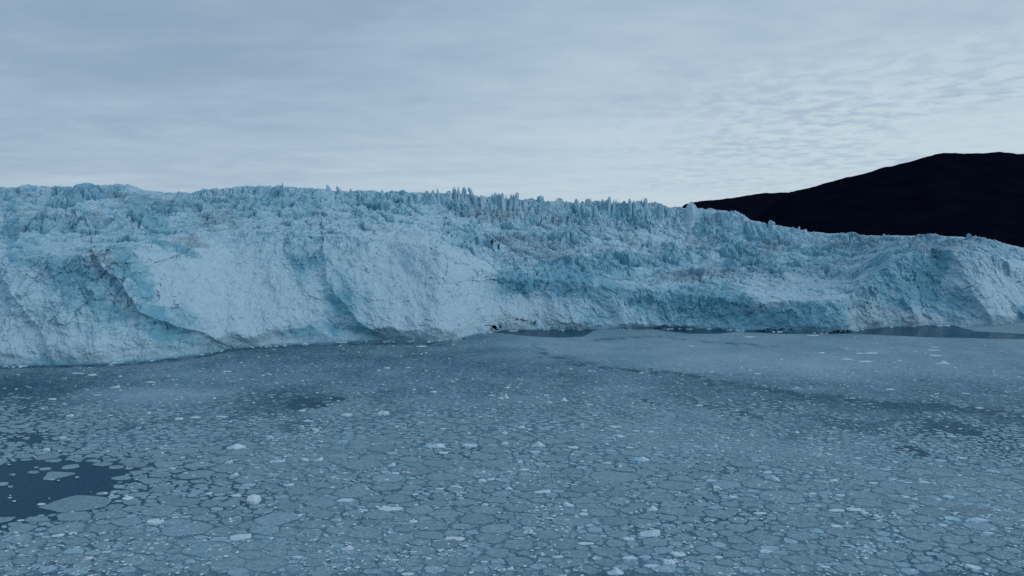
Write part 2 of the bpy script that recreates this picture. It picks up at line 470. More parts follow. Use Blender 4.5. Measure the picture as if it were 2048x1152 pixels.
WHT = [(470, 590, 160, 75, 15, .75), (880, 600, 110, 90, 20, .6), (860, 655, 70, 25, 0, .7), (1060, 625, 70, 25, 0, .5), (1990, 590, 38, 75, -25, 1.0), (1560, 580, 110, 18, 0, .6), (60, 690, 90, 35, 0, .5),
       (220, 700, 110, 22, 0, .4), (330, 560, 60, 60, 10, .3), (800, 520, 120, 60, 15, .35), (1300, 480, 160, 40, 0, .25), (1160, 650, 120, 12, 0, .3), (1850, 640, 90, 14, 10, .5), (2045, 565, 20, 40, 0, .5)]
blue = .95 * blobs(QX, QY, BLUES) * np.clip(.8 + 1.2 * fbm(XS0 / 12, Zg / 16 + Yg / 50, 4), .1, 1.5) - 0.72 * blobs(QX, QY, WHT)
DIRTS = [(30, 390, 50, 10, 0, .8), (225, 516, 35, 12, 12, 1.25), (395, 482, 32, 20, 15, 1.25), (130, 440, 120, 12, 8, .7), (240, 400, 60, 10, 0, .7), (330, 410, 60, 14, 5, .7), (460, 405, 60, 6, 0, .5), (440, 445, 60, 14, 0, .5),
         (210, 430, 16, 12, 0, .9), (70, 545, 40, 30, 0, .4), (640, 425, 60, 10, 0, .3), (780, 470, 90, 12, 0, .35), (550, 480, 60, 14, 0, .3), (960, 430, 90, 14, 0, .55), (1020, 428, 40, 12, 0, .5), (1060, 500, 60, 28, 15, .6), (1140, 510, 60, 26, 0, .45),
         (1110, 440, 40, 12, 0, .6), (1000, 480, 30, 16, 0, .5), (1260, 485, 25, 14, 0, .5), (1380, 485, 40, 22, 0, .55), (1430, 490, 20, 14, 0, .5), (1400, 555, 70, 14, 0, .7), (1330, 555, 60, 12, 0, .45), (1540, 500, 50, 16, 0, .7), (1690, 490, 70, 16, 0, .6),
         (1840, 500, 60, 12, 0, .7), (1760, 480, 160, 12, 0, .4), (1560, 560, 110, 22, 0, .35), (1700, 530, 80, 22, -10, .35), (1930, 495, 70, 18, 0, .4), (1040, 640, 110, 20, 0, .55), (1720, 650, 60, 14, 0, .5), (1760, 630, 50, 16, 0, .4),
         (1540, 608, 60, 6, 0, .5), (410, 695, 60, 10, -5, .5), (500, 690, 60, 8, 0, .5), (430, 650, 50, 12, 20, .3), (900, 677, 30, 5, 0, .9), (1955, 478, 50, 8, 10, .6), (1000, 658, 50, 8, -5, .6)]
dirt = blobs(QX + fbm(Xg / 10, Zg / 7 + Yg / 40, 4) * 26, QY + fbm(Xg / 10 + 5, Zg / 7 + Yg / 40, 4) * 12, DIRTS) * np.clip(.95 + 1.5 * fbm(Xg / 9, Zg / 5 + Yg / 22, 4), .2, 1.6)
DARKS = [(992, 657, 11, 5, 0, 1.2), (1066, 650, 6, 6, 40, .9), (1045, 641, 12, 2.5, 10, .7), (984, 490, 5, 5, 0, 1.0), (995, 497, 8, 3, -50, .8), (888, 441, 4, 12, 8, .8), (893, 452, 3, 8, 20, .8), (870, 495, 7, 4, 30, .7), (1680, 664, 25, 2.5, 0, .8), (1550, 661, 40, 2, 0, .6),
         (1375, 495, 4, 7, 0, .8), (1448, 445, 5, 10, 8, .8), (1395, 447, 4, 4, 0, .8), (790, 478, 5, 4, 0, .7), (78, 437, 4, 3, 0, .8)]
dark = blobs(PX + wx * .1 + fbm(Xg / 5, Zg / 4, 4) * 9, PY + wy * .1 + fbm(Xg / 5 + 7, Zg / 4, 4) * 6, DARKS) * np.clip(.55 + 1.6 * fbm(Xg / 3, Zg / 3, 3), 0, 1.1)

dark0 = dark.copy()
CXP = PX + fbm(Xg / 6, Zg / 6, 2) * 4
# thin cracks seen on the face
def crack(pts, wd=0.9, st=0.62):
    xs_ = [p[0] for p in pts]; ys_ = [p[1] for p in pts]
    idx = np.nonzero(((CXP > min(xs_) - 5) & (CXP < max(xs_) + 5) & (PY > min(ys_) - 5) & (PY < max(ys_) + 5)).ravel())[0]
    if len(idx) == 0: return
    qx_, qy_ = CXP.ravel()[idx], PY.ravel()[idx]
    d, _ = polydist(qx_, qy_, pts)
    h = max(math.hypot(max(xs_) - min(xs_), max(ys_) - min(ys_)) / 2, 1)
    tp = np.clip(1.15 - (np.hypot(qx_ - (min(xs_) + max(xs_)) / 2, qy_ - (min(ys_) + max(ys_)) / 2) / h) ** 2, .15, 1)
    dark.ravel()[idx] = np.maximum(dark.ravel()[idx], st * tp * np.exp(-(d / (wd * (.5 + .6 * tp))) ** 2))
for pts in ([(339, 636), (341, 650), (336, 668)], [(300, 628), (302, 640)], [(259, 575), (261, 600), (262, 625)], [(52, 461), (51, 470), (53, 476)], [(11, 440), (12, 449)], [(155, 497), (152, 508)],
            [(912, 585), (924, 570)], [(932, 596), (940, 586)], [(936, 563), (944, 553)], [(850, 455), (850, 470)], [(987, 437), (987, 456), (990, 466)], [(1010, 440), (1009, 456)], [(1225, 490), (1222, 505)], [(1352, 502), (1350, 514)], [(1576, 613), (1576, 645)], [(1618, 612), (1616, 636)], [(1650, 602), (1646, 618), (1640, 622)],
            [(1781, 542), (1789, 565)], [(1723, 551), (1740, 541)], [(1855, 546), (1855, 560)], [(1965, 516), (1963, 534)], [(1634, 560), (1634, 572)], [(1910, 580), (1935, 570), (1941, 560)], [(2023, 570), (2046, 555)], [(458, 688), (474, 698)], [(338, 542), (335, 552)], [(1845, 600), (1860, 618)], [(1820, 620), (1835, 640)],
            [(1085, 632), (1110, 642), (1145, 654)], [(960, 650), (985, 652)], [(560, 655), (590, 650)], [(430, 690), (450, 697)], [(1065, 690), (1066, 691)]):
    crack(pts)

rc = np.random.RandomState(77)
for k in range(230):
    x0 = rc.rand() * 2048
    top = np.interp(x0, *np.array(CREST).T) + 6; bot = np.interp(x0, *np.array(BASE).T) - 15
    y0 = top + (bot - top) * rc.rand() ** 1.5
    L_ = 4 + 12 * rc.rand() ** 2; an = rc.randn() * .45 + (0 if rc.rand() < .7 else 1.2)
    p0 = (x0, y0); p1 = (x0 + L_ * .5 * math.sin(an) + rc.randn(), y0 + L_ * .5 * math.cos(an)); p2 = (p1[0] + L_ * .5 * math.sin(an + rc.randn() * .4), p1[1] + L_ * .5 * math.cos(an))
    crack([p0, p1, p2], .7 + .4 * rc.rand(), .35 + .45 * rc.rand())
# relief ------------------------------------------------------------
rough = np.clip(1.0 - 0.88 * smooth, 0.1, 1.0)
rough *= 0.45 + 0.55 * sst(0.0, 0.9, facet)
rough = rough * (0.6 + 0.4 * sst(0, .25, rowt)) * (0.42 + 0.85 * sst(-.35, .45, fbm(Xg / 70 + 3, Yg / 90, 3)))
toe = sst(0.0, 0.06, facet)
Xw = Xg + fbm(Xg / 35, Yg / 35, 3) * 16
Yw = Yg + fbm(Xg / 35 + 50, Yg / 35 + 8, 3) * 16
f1, f2, r1, dx1, dy1 = worley(Xw / 26, Yw / 38)
e1 = f2 - f1
g1, g2, r2, dx2, dy2 = worley(Xw / 10.5 + 7, Yw / 17 + 3)
e2 = g2 - g1
h1, h2, r3, _, _ = worley(Xw / 4.3 + 17, Yw / 6.5 + 3)
disp = 6.0 * (r1 - 0.5) + dx1 * (r2 * 0 + 5.0) * np.sign(r1 - .45) + dy1 * 3 - 4.2 * (1 - sst(0, .22, e1))
disp += 3.2 * (r2 - 0.5) + 3.0 * dx2 * np.sign(r2 - .5) - 2.0 * (1 - sst(0, .25, e2))
disp += 1.6 * (r3 - .5) - 0.8 * (1 - sst(0, .3, h2 - h1)) + 1.6 * fbm(Xg / 3.2, Yg / 4, 3)
disp += 6.0 * fbm(Xg / 60, Yg / 60, 3) + 3.0 * ridged(Xg / 22, Yg / 30, 5) + 2.6 * ridged(Xg / 7 + fbm(Xg / 11, Yg / 11, 2), Yg / 15, 4, .6) + 4.5 * np.clip(ridged(Xg / 11 + 9, Yg / 24, 3) - .35, 0, 1)
edge_fade = 1 - 0.55 * sst(.9, 1, rowt)
Zd = Zg + disp * rough * toe * (0.55 + 0.45 * sst(0, .3, rowt)) * edge_fade
# slanting streaks, folds and flutes of the front, pushed towards / away from the camera
XS = Xg + 0.62 * Zg
fl = ridged(XS / 13 + fbm(Xg / 14, Zg / 14, 4) * 1.5, Zg / 34 + fbm(Xg / 20, Zg / 20, 2), 5, .62) * 1.0 * sst(-.4, .5, fbm(Xg / 30, Zg / 30, 2)) + fbm(XS / 44, Zg / 60, 5) * 10
fl += fbm(Xg / 9, Zg / 6, 5, .6) * 2.6 + fbm(Xg / 2.6, Zg / 4.5, 3, .6) * .55 + ridged(XS / 6 + fbm(Xg / 8, Zg / 8, 3), Zg / 15, 3) * .9 * sst(-.2, .35, fbm(Xg / 24 + 5, Zg / 18, 2)) + (worley(XS / 13, Zg / 17)[2] - .5) * 2.0 * sst(-.1, .4, fbm(Xg / 40 + 9, Zg / 30, 3))
flute = ridged(Xg / 5.5 + fbm(Xg / 25, Zg / 12, 3) * 1.6, Zg / 26, 4)
broken = ridged(Xg / 16, Zg / 13, 5) * 4.0 + (worley(Xg / 9, Zg / 12)[2] - .5) * 4.0 + (worley(Xg / 4, Zg / 6)[2] - .5) * 1.8
fw = (.22 + .78 * sst(0, .06, facet)) * (1 - 0.5 * sst(.0, .3, rowt))
cw = sst(.82, .92, rowt)
dY = fl * fw * (1 - cw) + broken * rough * fw * (1 - 0.6 * cw) + flute * (2.2 * rough * fw + 5.0 * cw * np.clip(Wl * 4, 0, 1))
# angular break planes: every cell of the face is a facet with a tilt of its own
for sx_, sz_, am in ((19, 24, 3.2), (8.5, 11, 1.7)):
    wa, wb, wr_, wdx, wdy = worley(Xg / sx_ + fbm(Xg / 15, Zg / 15, 3) * .7, Zg / sz_ + fbm(Xg / 15 + 9, Zg / 15, 3) * .7)
    dY += am * (wdx * np.sin(wr_ * 40) * 1.5 + wdy * np.cos(wr_ * 40) + (wr_ - .5) * .35) * fw * (.22 + .78 * rough) * (1 - .6 * cw)
# buttresses
RIDGES = [([(205, 500), (250, 560), (290, 620), (345, 640), (430, 665), (468, 696)], 17, 160, 26),
          ([(655, 505), (662, 560), (690, 600), (722, 640), (790, 682)], 16, 150, 24),
          ([(500, 700), (560, 672), (640, 655), (690, 662), (760, 680)], -5, 30, 12),
          ([(905, 480), (925, 560), (935, 630), (940, 670)], -10, 60, 60),
          ([(1870, 470), (1920, 560), (1990, 655)], 12, 120, 20),
          ([(1010, 560), (1120, 555), (1210, 600), (1250, 650)], 7, 60, 40),
          ([(1640, 600), (1650, 640), (1700, 668)], 6, 60, 30), ([(1745, 500), (1800, 580), (1830, 650)], 8, 60, 16), ([(1200, 520), (1260, 580), (1290, 655)], 8, 70, 20),
          ([(20, 560), (80, 650), (110, 730)], 7, 70, 20)]
for pts, amp, wr, wl in RIDGES:
    d, sd_ = polydist(PX + wx * .25, PY + wy * .2, pts)
    dY += .85 * amp * np.where(sd_ > 0, np.exp(-d / wr), np.exp(-d / (wl * .7))) * fw
# left hollow of the embayment and the overhung caves at the waterline
dY -= 9 * blobs(PX, PY, [(1060, 600, 110, 50, 0, 1)]) * fw
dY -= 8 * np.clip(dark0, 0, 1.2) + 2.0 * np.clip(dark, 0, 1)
hol = blobs(QX, QY, [(1420, 625, 70, 30, 0, 1), (1870, 570, 30, 60, 0, .8)])
dY -= 8 * hol * fw
Yd = Yg - dY
Xd = Xg * Yd / Yg * 0.35 + Xg * 0.65 + fbm(Xg / 7, Zg / 7 + Yg / 20, 3) * 1.6 * rough
Zd = np.maximum(Zd, 0.05)
Zd[0] = -6.0; Zd[1] = -.5
wet_shade = 1 - sst(0.4, 2.2, Zd + fbm(Xg / 4, Yg / 4, 2) * 1.2)  # waterline band: wet ice, with undercut and contact shade painted into the colour
blue = blue + 0.16 * rough + 0.22 * sst(0.1, .5, fbm(Xg / 12 + 4, (Zg + Yg * .3) / 9, 4)) + 0.35 * np.clip(1 - e1 / .2, 0, 1) * rough + 0.3 * np.clip(1 - e2 / .2, 0, 1) * rough + 0.22 * (r1 - .5) * rough + wet_shade * 0.6
dirt = dirt + 0.25 * (fbm(Xg / 18, Yg / 22, 4) + .1) * sst(0, .2, rowt)
dark = np.maximum(dark, 0.50 * np.clip(wet_shade, 0, 1) * sst(0, .45, fbm(Xg / 12, Yg / 12, 3)))
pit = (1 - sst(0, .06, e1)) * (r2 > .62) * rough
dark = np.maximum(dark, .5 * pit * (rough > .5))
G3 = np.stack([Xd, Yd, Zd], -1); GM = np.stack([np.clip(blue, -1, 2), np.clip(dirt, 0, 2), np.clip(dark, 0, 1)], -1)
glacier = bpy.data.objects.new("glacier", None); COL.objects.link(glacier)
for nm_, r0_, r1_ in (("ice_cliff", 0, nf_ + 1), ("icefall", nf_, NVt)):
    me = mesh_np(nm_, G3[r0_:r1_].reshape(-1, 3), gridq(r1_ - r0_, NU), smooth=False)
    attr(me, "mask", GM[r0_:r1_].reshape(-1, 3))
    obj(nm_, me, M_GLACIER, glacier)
tag(glacier, "pale blue crevassed glacier ending in a broken ice cliff at the water", "glacier")

# crest pinnacles: separate blades of ice standing on the crest
def crest_at(px):
    a = (px - 1024) / F
    return float(np.interp(a, A, Yc)), a
def serac(px, py, wpx, hpx, lean=0.0, sharp=1.0, back=0.0, seed=0):
    r = np.random.RandomState(seed)
    Yq, _ = crest_at(px)
    Yq = Yq * (0.988 + back)
    a, b = ab(px, py)
    X, Z = float(a) * Yq, CZ + float(b) * Yq
    W = wpx / F * Yq; H = hpx / F * Yq
    cx = int(np.clip(np.searchsorted(A, float(a)), 3, NU - 4))
    sub = slice(cx - 3, cx + 4)
    near = np.abs(Yd[nf_:, sub] - Yq) < W * .7 + 3
    zs = Zd[nf_:, sub][near].min() if near.any() else Z - H
    H = max(H, Z - zs + 2.0)
    nseg, nr = 14, 12
    co = []; bl = []
    ph = r.rand(6) * 6.28; th = np.linspace(0, 2 * math.pi, nseg, endpoint=False)
    blocky = r.rand() < .42; tilt = r.randn() * .55; topn = r.rand(nseg) ** 2 * W * .75
    for i in range(nr):
        t = i / (nr - 1)
        prof = (1 - t ** (1.4 + 3.0 * (1 - sharp))) ** (0.5 + .35 * sharp) * 0.95 + 0.04
        rad = W * 0.5 * (prof * .85 + .45 * (1 - t) ** 2) * (1 + .10 * np.sin(7 * th + ph[4]) + .16 * np.sin(2 * th + ph[0]) + .13 * np.sin(5 * th + ph[1] + t) + .12 * (r.rand(nseg) - .5))
        z = Z - H * (1 - t) + (r.rand(nseg) - .5) * H * .02
        jit = (r.rand(nseg) - .5) * W * .10
        x = X + lean * H * (t - 1) + rad * np.cos(th) + math.sin(t * 5 + ph[2]) * W * .09 + jit
        y = Yq + rad * np.sin(th) * 1.3 + jit * 1.5
        if blocky:
            rad = W * .5 * (1 - .22 * t) * (1 + .16 * np.sin(2 * th + ph[0]) + .13 * np.sin(5 * th + ph[1] + t) + .12 * (r.rand(nseg) - .5)) * (1 if t < .93 else .55)
            x = X + lean * H * (t - 1) + rad * np.cos(th) + jit; y = Yq + rad * np.sin(th) * 1.2 + jit
            z = np.minimum(z, Z - np.maximum(0, (x - X) * tilt) - topn * (1 if t < .93 else .6))
        co += list(zip(x, y, z))
    co.append((float(np.mean(x)), Yq, float(np.max(z)) + (0 if blocky else H * .02)))
    qd = [(i * nseg + j, i * nseg + (j + 1) % nseg, (i + 1) * nseg + (j + 1) % nseg, (i + 1) * nseg + j) for i in range(nr - 1) for j in range(nseg)]
    tr = [((nr - 1) * nseg + j, (nr - 1) * nseg + (j + 1) % nseg, nr * nseg) for j in range(nseg)]
    me = mesh_np("serac", co, qd, tr)
    m = np.zeros((len(co), 3)); m[:, 0] = -.10 + r.rand() * .40; m[:, 1] = r.rand() * .25
    attr(me, "mask", m)
    return obj("serac", me, M_SERAC, glacier)
SER = [(703, 378, 12, 24), (722, 382, 10, 20), (753, 379, 16, 22), (764, 379, 12, 22), (799, 385, 14, 16), (835, 383, 18, 20), (853, 381, 8, 20), (866, 381, 14, 22), (877, 378, 9, 30), (884, 381, 7, 26),
       (900, 380, 9, 34), (906, 374, 8, 40), (912, 377, 6, 34), (918, 374, 7, 42), (924, 376, 6, 40), (929, 373, 8, 44), (938, 374, 5, 42, -.25), (944, 384, 7, 30), (950, 389, 8, 20), (965, 389, 12, 18), (983, 382, 9, 36), (991, 385, 8, 34), (998, 387, 8, 30), (1004, 386, 7, 30), (1013, 385, 6, 32), (1021, 385, 8, 34), (1028, 388, 6, 30), (1034, 384, 6, 40, .1), (1039, 394, 6, 26),
       (1052, 398, 12, 16), (1068, 399, 14, 14), (1083, 391, 15, 22), (1100, 398, 12, 16), (1117, 396, 14, 18), (1135, 401, 12, 14), (1152, 398, 9, 20), (1165, 397, 6, 26), (1177, 397, 11, 20), (1192, 402, 12, 16),
       (1206, 399, 8, 34), (1213, 395, 8, 42), (1219, 393, 7, 46), (1226, 396, 7, 44), (1233, 398, 8, 42), (1240, 403, 7, 38), (1249, 401, 7, 26, .15), (1260, 396, 8, 40), (1268, 396, 6, 42), (1275, 398, 7, 40), (1282, 397, 7, 44), (1288, 394, 6, 46), (1294, 396, 7, 42), (1301, 402, 7, 36), (1311, 403, 8, 30), (1321, 408, 11, 24), (1333, 413, 10, 16),
       (1359, 412, 18, 14), (1385, 404, 22, 32), (1378, 409, 12, 20), (1394, 411, 12, 22), (1404, 415, 10, 16), (1425, 420, 20, 12), (1446, 421, 22, 14), (1462, 421, 16, 18), (1474, 425, 10, 24), (1487, 430, 9, 22), (1496, 436, 8, 18), (1520, 444, 14, 10), (1543, 441, 9, 16), (1558, 446, 10, 12), (1584, 453, 8, 12), (1597, 453, 8, 14), (1611, 458, 9, 10), (1628, 459, 8, 14), (1652, 466, 8, 8), (1678, 465, 7, 10), (1690, 466, 8, 8), (1724, 468, 9, 8), (1827, 468, 9, 10), (1775, 470, 10, 7), (1965, 475, 14, 10), (1990, 482, 12, 8),
       (567, 367, 9, 30), (556, 369, 12, 26), (580, 371, 12, 26), (518, 369, 8, 14), (540, 370, 12, 16), (600, 374, 12, 20), (636, 374, 14, 16), (656, 369, 10, 22), (676, 373, 8, 22, -.2), (434, 376, 9, 12), (470, 373, 14, 12), (357, 383, 9, 8), (182, 368, 22, 16), (255, 369, 16, 18), (92, 372, 18, 10), (740, 382, 12, 18)]
for i, sdef in enumerate(SER[:100]):
    px_, py_, w_, h_ = sdef[:4]; ln = sdef[4] if len(sdef) > 4 else random.uniform(-.06, .06)
    serac(px_ + random.uniform(-1.5, 1.5), py_ + random.choice((-.5, 0, 1, 3, 5)), w_ * random.uniform(1.0, 1.9), h_ * random.uniform(1.2, 1.8), ln * 1.5, random.uniform(.2, 1.0), random.uniform(-.010, .008), i + 5)

# ------------------------------------------------------------------ mountain and distant ridge
def hill(name, prof, Y0, mat, label, seedo, depth=900, foot=-30):
    p = np.array(prof, float); a_, b_ = ab(p[:, 0], p[:, 1])
    n = 420; a = np.linspace(a_[0], a_[-1], n); b = np.interp(a, a_, b_)
    zr = CZ + b * Y0 + fbm(a * 60 + seedo, a * 0 + 3.3, 5) * 5
    m = 70; s = np.linspace(-1, 1, m)[:, None]
    Y = Y0 + s * depth
    prof_ = np.clip(1 - np.abs(s) ** 1.25, 0, 1)
    X = a[None, :] * Y
    Z = foot + (zr - foot)[None, :] * prof_ + fbm(X / 120, Y / 120, 5) * 26 * (1 - prof_ ** 6) * (prof_ + .1)
    me = mesh_np(name, np.stack([X + 0 * Y, Y + 0 * X, Z], -1).reshape(-1, 3), gridq(m, n), smooth=True)
    return tag(obj(name, me, mat), label, "mountain", kind="structure")
hill("mountain", [(1480, 470), (1530, 420), (1580, 384), (1610, 377), (1660, 364), (1700, 353), (1730, 347), (1760, 337), (1800, 328), (1840, 317), (1870, 308), (1885, 306), (1940, 307), (1960, 306), (2000, 304), (2020, 306), (2048, 308), (2150, 312), (2300, 330), (2600, 345), (3000, 380)],
     3200, M_ROCK, "black bare mountain with a rounded summit behind the right of the glacier", 3, 1500)
hill("distant_ridge", [(1340, 450), (1362, 415), (1370, 408), (1385, 404), (1400, 402), (1440, 399), (1480, 393), (1510, 388), (1530, 386), (1560, 385), (1600, 383), (1650, 380), (1700, 385), (1800, 400)],
     5200, M_ROCK2, "low dark blue ridge sloping down to the left of the black mountain", 13, 1200)

# ------------------------------------------------------------------ sea
a_ = np.concatenate([np.linspace(-3.2, -.9, 16, endpoint=False), np.linspace(-.9, .9, 900), np.linspace(.9, 3.2, 17)[1:]])
rows = np.concatenate([[6000, 2600, 1800, 1500], np.linspace(1300, 600, 620), [560, 520, 490, 470, 460, 455, 453]])
_, bS = ab(1024, rows); YS = -CZ / bS
SX = a_[None, :] * YS[:, None]; SY = YS[:, None] + 0 * SX
spx, spy = project(SX, SY, 0 * SX)
wX = fbm(SX / 28, SY / 28, 4) * 34; wY = fbm(SX / 28 + 30, SY / 28, 4) * 12 * np.clip((spy - 560) / 300, .15, 2)
cover = 0.65 + 0.13 * fbm(SX / 60, SY / 60, 5)
cover += 0.12 * (1 - sst(690, 760, spy)) * sst(900, 1100, spx)
qx, qy = spx + wX, spy + wY
# dark leads and thin ice, placed where the photo has them
DARKSEA = [(55, 988, 188, 56, -13, -.88), (-70, 990, 150, 60, -10, -.9), (60, 948, 90, 18, 8, -.3), (30, 880, 90, 22, 0, -.32), (0, 800, 130, 45, 0, -.2), (90, 770, 140, 26, 0, -.12),
           (760, 712, 260, 22, 0, -.09), (620, 808, 40, 14, -8, -.25), (560, 800, 90, 24, -6, -.12), (560, 700, 150, 8, 0, -.10), (620, 850, 200, 18, 0, -.06), (1090, 742, 120, 24, 0, -.1),
           (1380, 770, 80, 18, 5, -.10), (1560, 792, 110, 12, 8, -.11), (1700, 805, 140, 12, 5, -.12), (1860, 815, 150, 12, 4, -.12), (2020, 830, 100, 14, 10, -.14), (1950, 870, 140, 34, 8, -.12), (1800, 850, 200, 22, 5, -.10), (1830, 903, 60, 7, 12, -.25), (2030, 880, 80, 30, 0, -.1),
           (1440, 815, 90, 6, 15, -.15), (950, 905, 130, 10, 0, -.2), (1180, 930, 130, 14, 5, -.1), (900, 985, 150, 20, 0, -.1), (1420, 1030, 150, 30, 8, -.22), (330, 960, 200, 50, 15, -.24), (250, 1000, 90, 30, 0, -.2), (1160, 720, 60, 5, 12, -.12),
           (200, 850, 160, 20, 0, -.12), (560, 1100, 220, 40, 0, .12), (1950, 1000, 200, 60, 0, .14), (1500, 900, 260, 30, 4, .14), (1600, 740, 330, 20, 0, .08), (1100, 690, 160, 10, 0, .10), (300, 790, 150, 14, 0, .12), (1000, 800, 180, 12, 0, .07), (1250, 800, 100, 22, 12, .1), (350, 745, 200, 12, 0, .05)]
cover += blobs(qx, qy, DARKSEA)
cover += .12 * sst(805, 690, qy) * sst(850, 1500, qx) + blobs(qx, qy, [(330, 790, 170, 22, 0, .10), (1250, 860, 300, 30, 0, .06), (1500, 720, 500, 26, 2, .08)])
# clear pools along the ice front
def pool(poly, soft=2.0, depth=.9):
    global cover
    p = np.array(poly, float)
    inside = np.zeros(spx.shape, bool); X_ = spx + wX * .12; Y_ = spy + wY * .15
    for (x0, y0), (x1, y1) in zip(p, np.roll(p, -1, 0)):
        c = ((y0 > Y_) != (y1 > Y_)) & (X_ < (x1 - x0) * (Y_ - y0) / (y1 - y0 + 1e-9) + x0)
        inside ^= c
    d, _ = polydist(X_, Y_ * 1.0, [tuple(q) for q in p] + [tuple(p[0])])
    f = np.where(inside, sst(0, soft, d), 0)
    cover = cover * (1 - f) + f * (1 - depth) * .6
pool([(980, 664), (1010, 655), (1205, 655), (1190, 662), (1165, 674), (1120, 676), (1060, 673), (1010, 668)], 2.5, .72)
pool([(1290, 655), (1480, 652), (1475, 664), (1440, 668), (1380, 668), (1330, 663)], 2.0, .95)
pool([(1480, 650), (1720, 650), (1900, 640), (1905, 650), (1950, 662), (2060, 668), (2200, 668), (2200, 682), (2040, 679), (1860, 675), (1700, 668), (1560, 668), (1490, 665)], 2.0, .88)
pool([(870, 672), (930, 672), (932, 680), (880, 682)], 1.5, .7)
def lead(pts, wd, st):
    global cover
    d, _ = polydist(spx + wX * .35, (spy + wY * .35), pts)
    n = sst(-.35, .25, fbm(SX / 9, SY / 9, 3))
    cover += st * np.exp(-(d / wd) ** 2) * n
lead([(1065, 690), (1100, 710), (1150, 728), (1230, 738), (1340, 745), (1400, 755), (1440, 775)], 5, -.32)
lead([(1440, 760), (1530, 778), (1640, 795), (1760, 805), (1900, 812), (2048, 830), (2200, 850)], 5, -.22)
lead([(1240, 785), (1290, 800), (1340, 820), (1360, 835)], 4, -.3)
lead([(1800, 895), (1830, 900), (1890, 915)], 5, -.9)
lead([(440, 698), (700, 688), (900, 688)], 3, -.3)
lead([(0, 735), (200, 731), (300, 725), (400, 713), (450, 702)], 2.2, -.5)
lead([(600, 800), (615, 808), (640, 812)], 6, -.7)
lead([(665, 797), (682, 800)], 3, -1.0)
lead([(1190, 680), (1310, 672), (1420, 684), (1560, 694)], 2.2, -.25)
cover += sst(.42, .7, fbm(SX / 13, SY / 13, 3)) * -.25 * sst(1100, 700, spy)
slick = np.clip(sst(740, 690, spy) * sst(880, 1000, spx) * 1.0, 0, 1)
me = mesh_np("sea", np.stack([SX, SY, 0 * SX], -1).reshape(-1, 3), gridq(*SX.shape), smooth=True)
attr(me, "mask", np.stack([np.clip(cover, 0, 1.2), slick], -1).reshape(-1, 2))
sea = tag(obj("sea", me, M_SEA), "dark fjord water choked with grey slush ice", "sea", kind="structure")

# look-up of cover on the water for placing ice
def sea_cover(X, Y):
    px, py = project(np.array([X]), np.array([Y]), np.array([0.0]))
    return px[0], py[0]
def cover_at(px, py):
    a, b = ab(px, py)
    i = np.clip(np.searchsorted(-rows, -py), 0, len(rows) - 1)
    j = np.clip(np.searchsorted(a_, a), 0, len(a_) - 1)
    return cover[i, j]

# ------------------------------------------------------------------ icebergs and ice chunks
# (px, py of the waterline, width, height in photo pixels, shape, blueness)
B = []
def c4(x, y, w, h, s, b=0.1, n=None): B.append((x / 2.667, 720 + y / 2.667, w / 2.667, h / 2.667, s, b, n))
def c5(x, y, w, h, s, b=0.1, n=None): B.append((650 + x / 2.667, 720 + y / 2.667, w / 2.667, h / 2.667, s, b, n))
def c6(x, y, w, h, s, b=0.1, n=None): B.append((1348 + x / 2.667, 720 + y / 2.667, w / 2.667, h / 2.667, s, b, n))
def c3(x, y, w, h, s, b=0.1, n=None): B.append((1200 + x / 2.415, 340 + y / 2.415, w / 2.415, h / 2.415, s, b, n))
c4(815, 882, 88, 46, 'lumpy', .08, "lumpy white berg at lower left")
c4(1345, 772, 76, 66, 'dome', .15, "tall rounded white berg with dark foot")
c4(1250, 476, 108, 36, 'peak', .2, "low peaked berg at centre left")
c4(1275, 960, 120, 44, 'slant', .1, "long slanted white slab at lower left")
c4(675, 748, 65, 28, 'lumpy', .05, "white berg at the tip of the open water")
c4(215, 775, 42, 16, 'slab', .05, "small white berg floating alone in the open water")
c4(50, 738, 22, 9, 'slab', .05); c4(110, 860, 46, 12, 'slab', .05)
c4(1475, 550, 92, 24, 'slab', .55, "flat blue berg at centre left")
c4(1215, 556, 45, 26, 'slant', .1); c4(915, 584, 40, 16, 'slab', .1); c4(1245, 626, 45, 32, 'slant', .1)
c4(1535, 678, 60, 28, 'slab', .6); c4(1570, 642, 30, 14, 'lumpy', .2); c4(1625, 543, 36, 22, 'dome', .05); c4(1697, 542, 50, 28, 'slant', .05)
c4(950, 322, 46, 18, 'dome', .1); c4(1040, 312, 62, 14, 'slab', .1); c4(1180, 308, 60, 14, 'slab', .3); c4(1610, 276, 42, 14, 'slab', .05)
c4(1640, 330, 62, 12, 'slab', .5); c4(1682, 380, 36, 20, 'lumpy', .1); c4(800, 122, 56, 11, 'slab', .1); c4(412, 76, 66, 11, 'slab', .6, "thin blue slab near the cliff foot at far left")
c4(488, 86, 46, 14, 'lumpy', .1); c4(610, 150, 56, 16, 'slant', .1); c4(370, 304, 42, 18, 'lumpy', .1); c4(330, 420, 42, 16, 'slab', .1); c4(243, 490, 40, 22, 'dome', .3)
c4(1255, 730, 56, 20, 'slab', .15); c4(1845, 756, 90, 22, 'slab', .3); c4(1585, 1057, 62, 16, 'slab', .05); c4(1848, 1015, 52, 34, 'slant', .05); c4(300, 945, 66, 26, 'slant', .1)
c4(1435, 416, 36, 16, 'slab', .3); c4(460, 1068, 60, 28, 'slant', .1); c4(690, 1050, 36, 18, 'lumpy', .05); c4(410, 1002, 40, 12, 'slab', .05); c4(560, 1028, 60, 14, 'slant', .15)
c4(270, 640, 40, 8, 'slab', .05); c4(1205, 65, 50, 10, 'slab', .4); c4(520, 190, 40, 8, 'slab', .05); c4(1850, 298, 60, 18, 'slab', .1); c4(275, 213, 45, 12, 'slab', .05); c4(1110, 720, 40, 18, 'lumpy', .1)
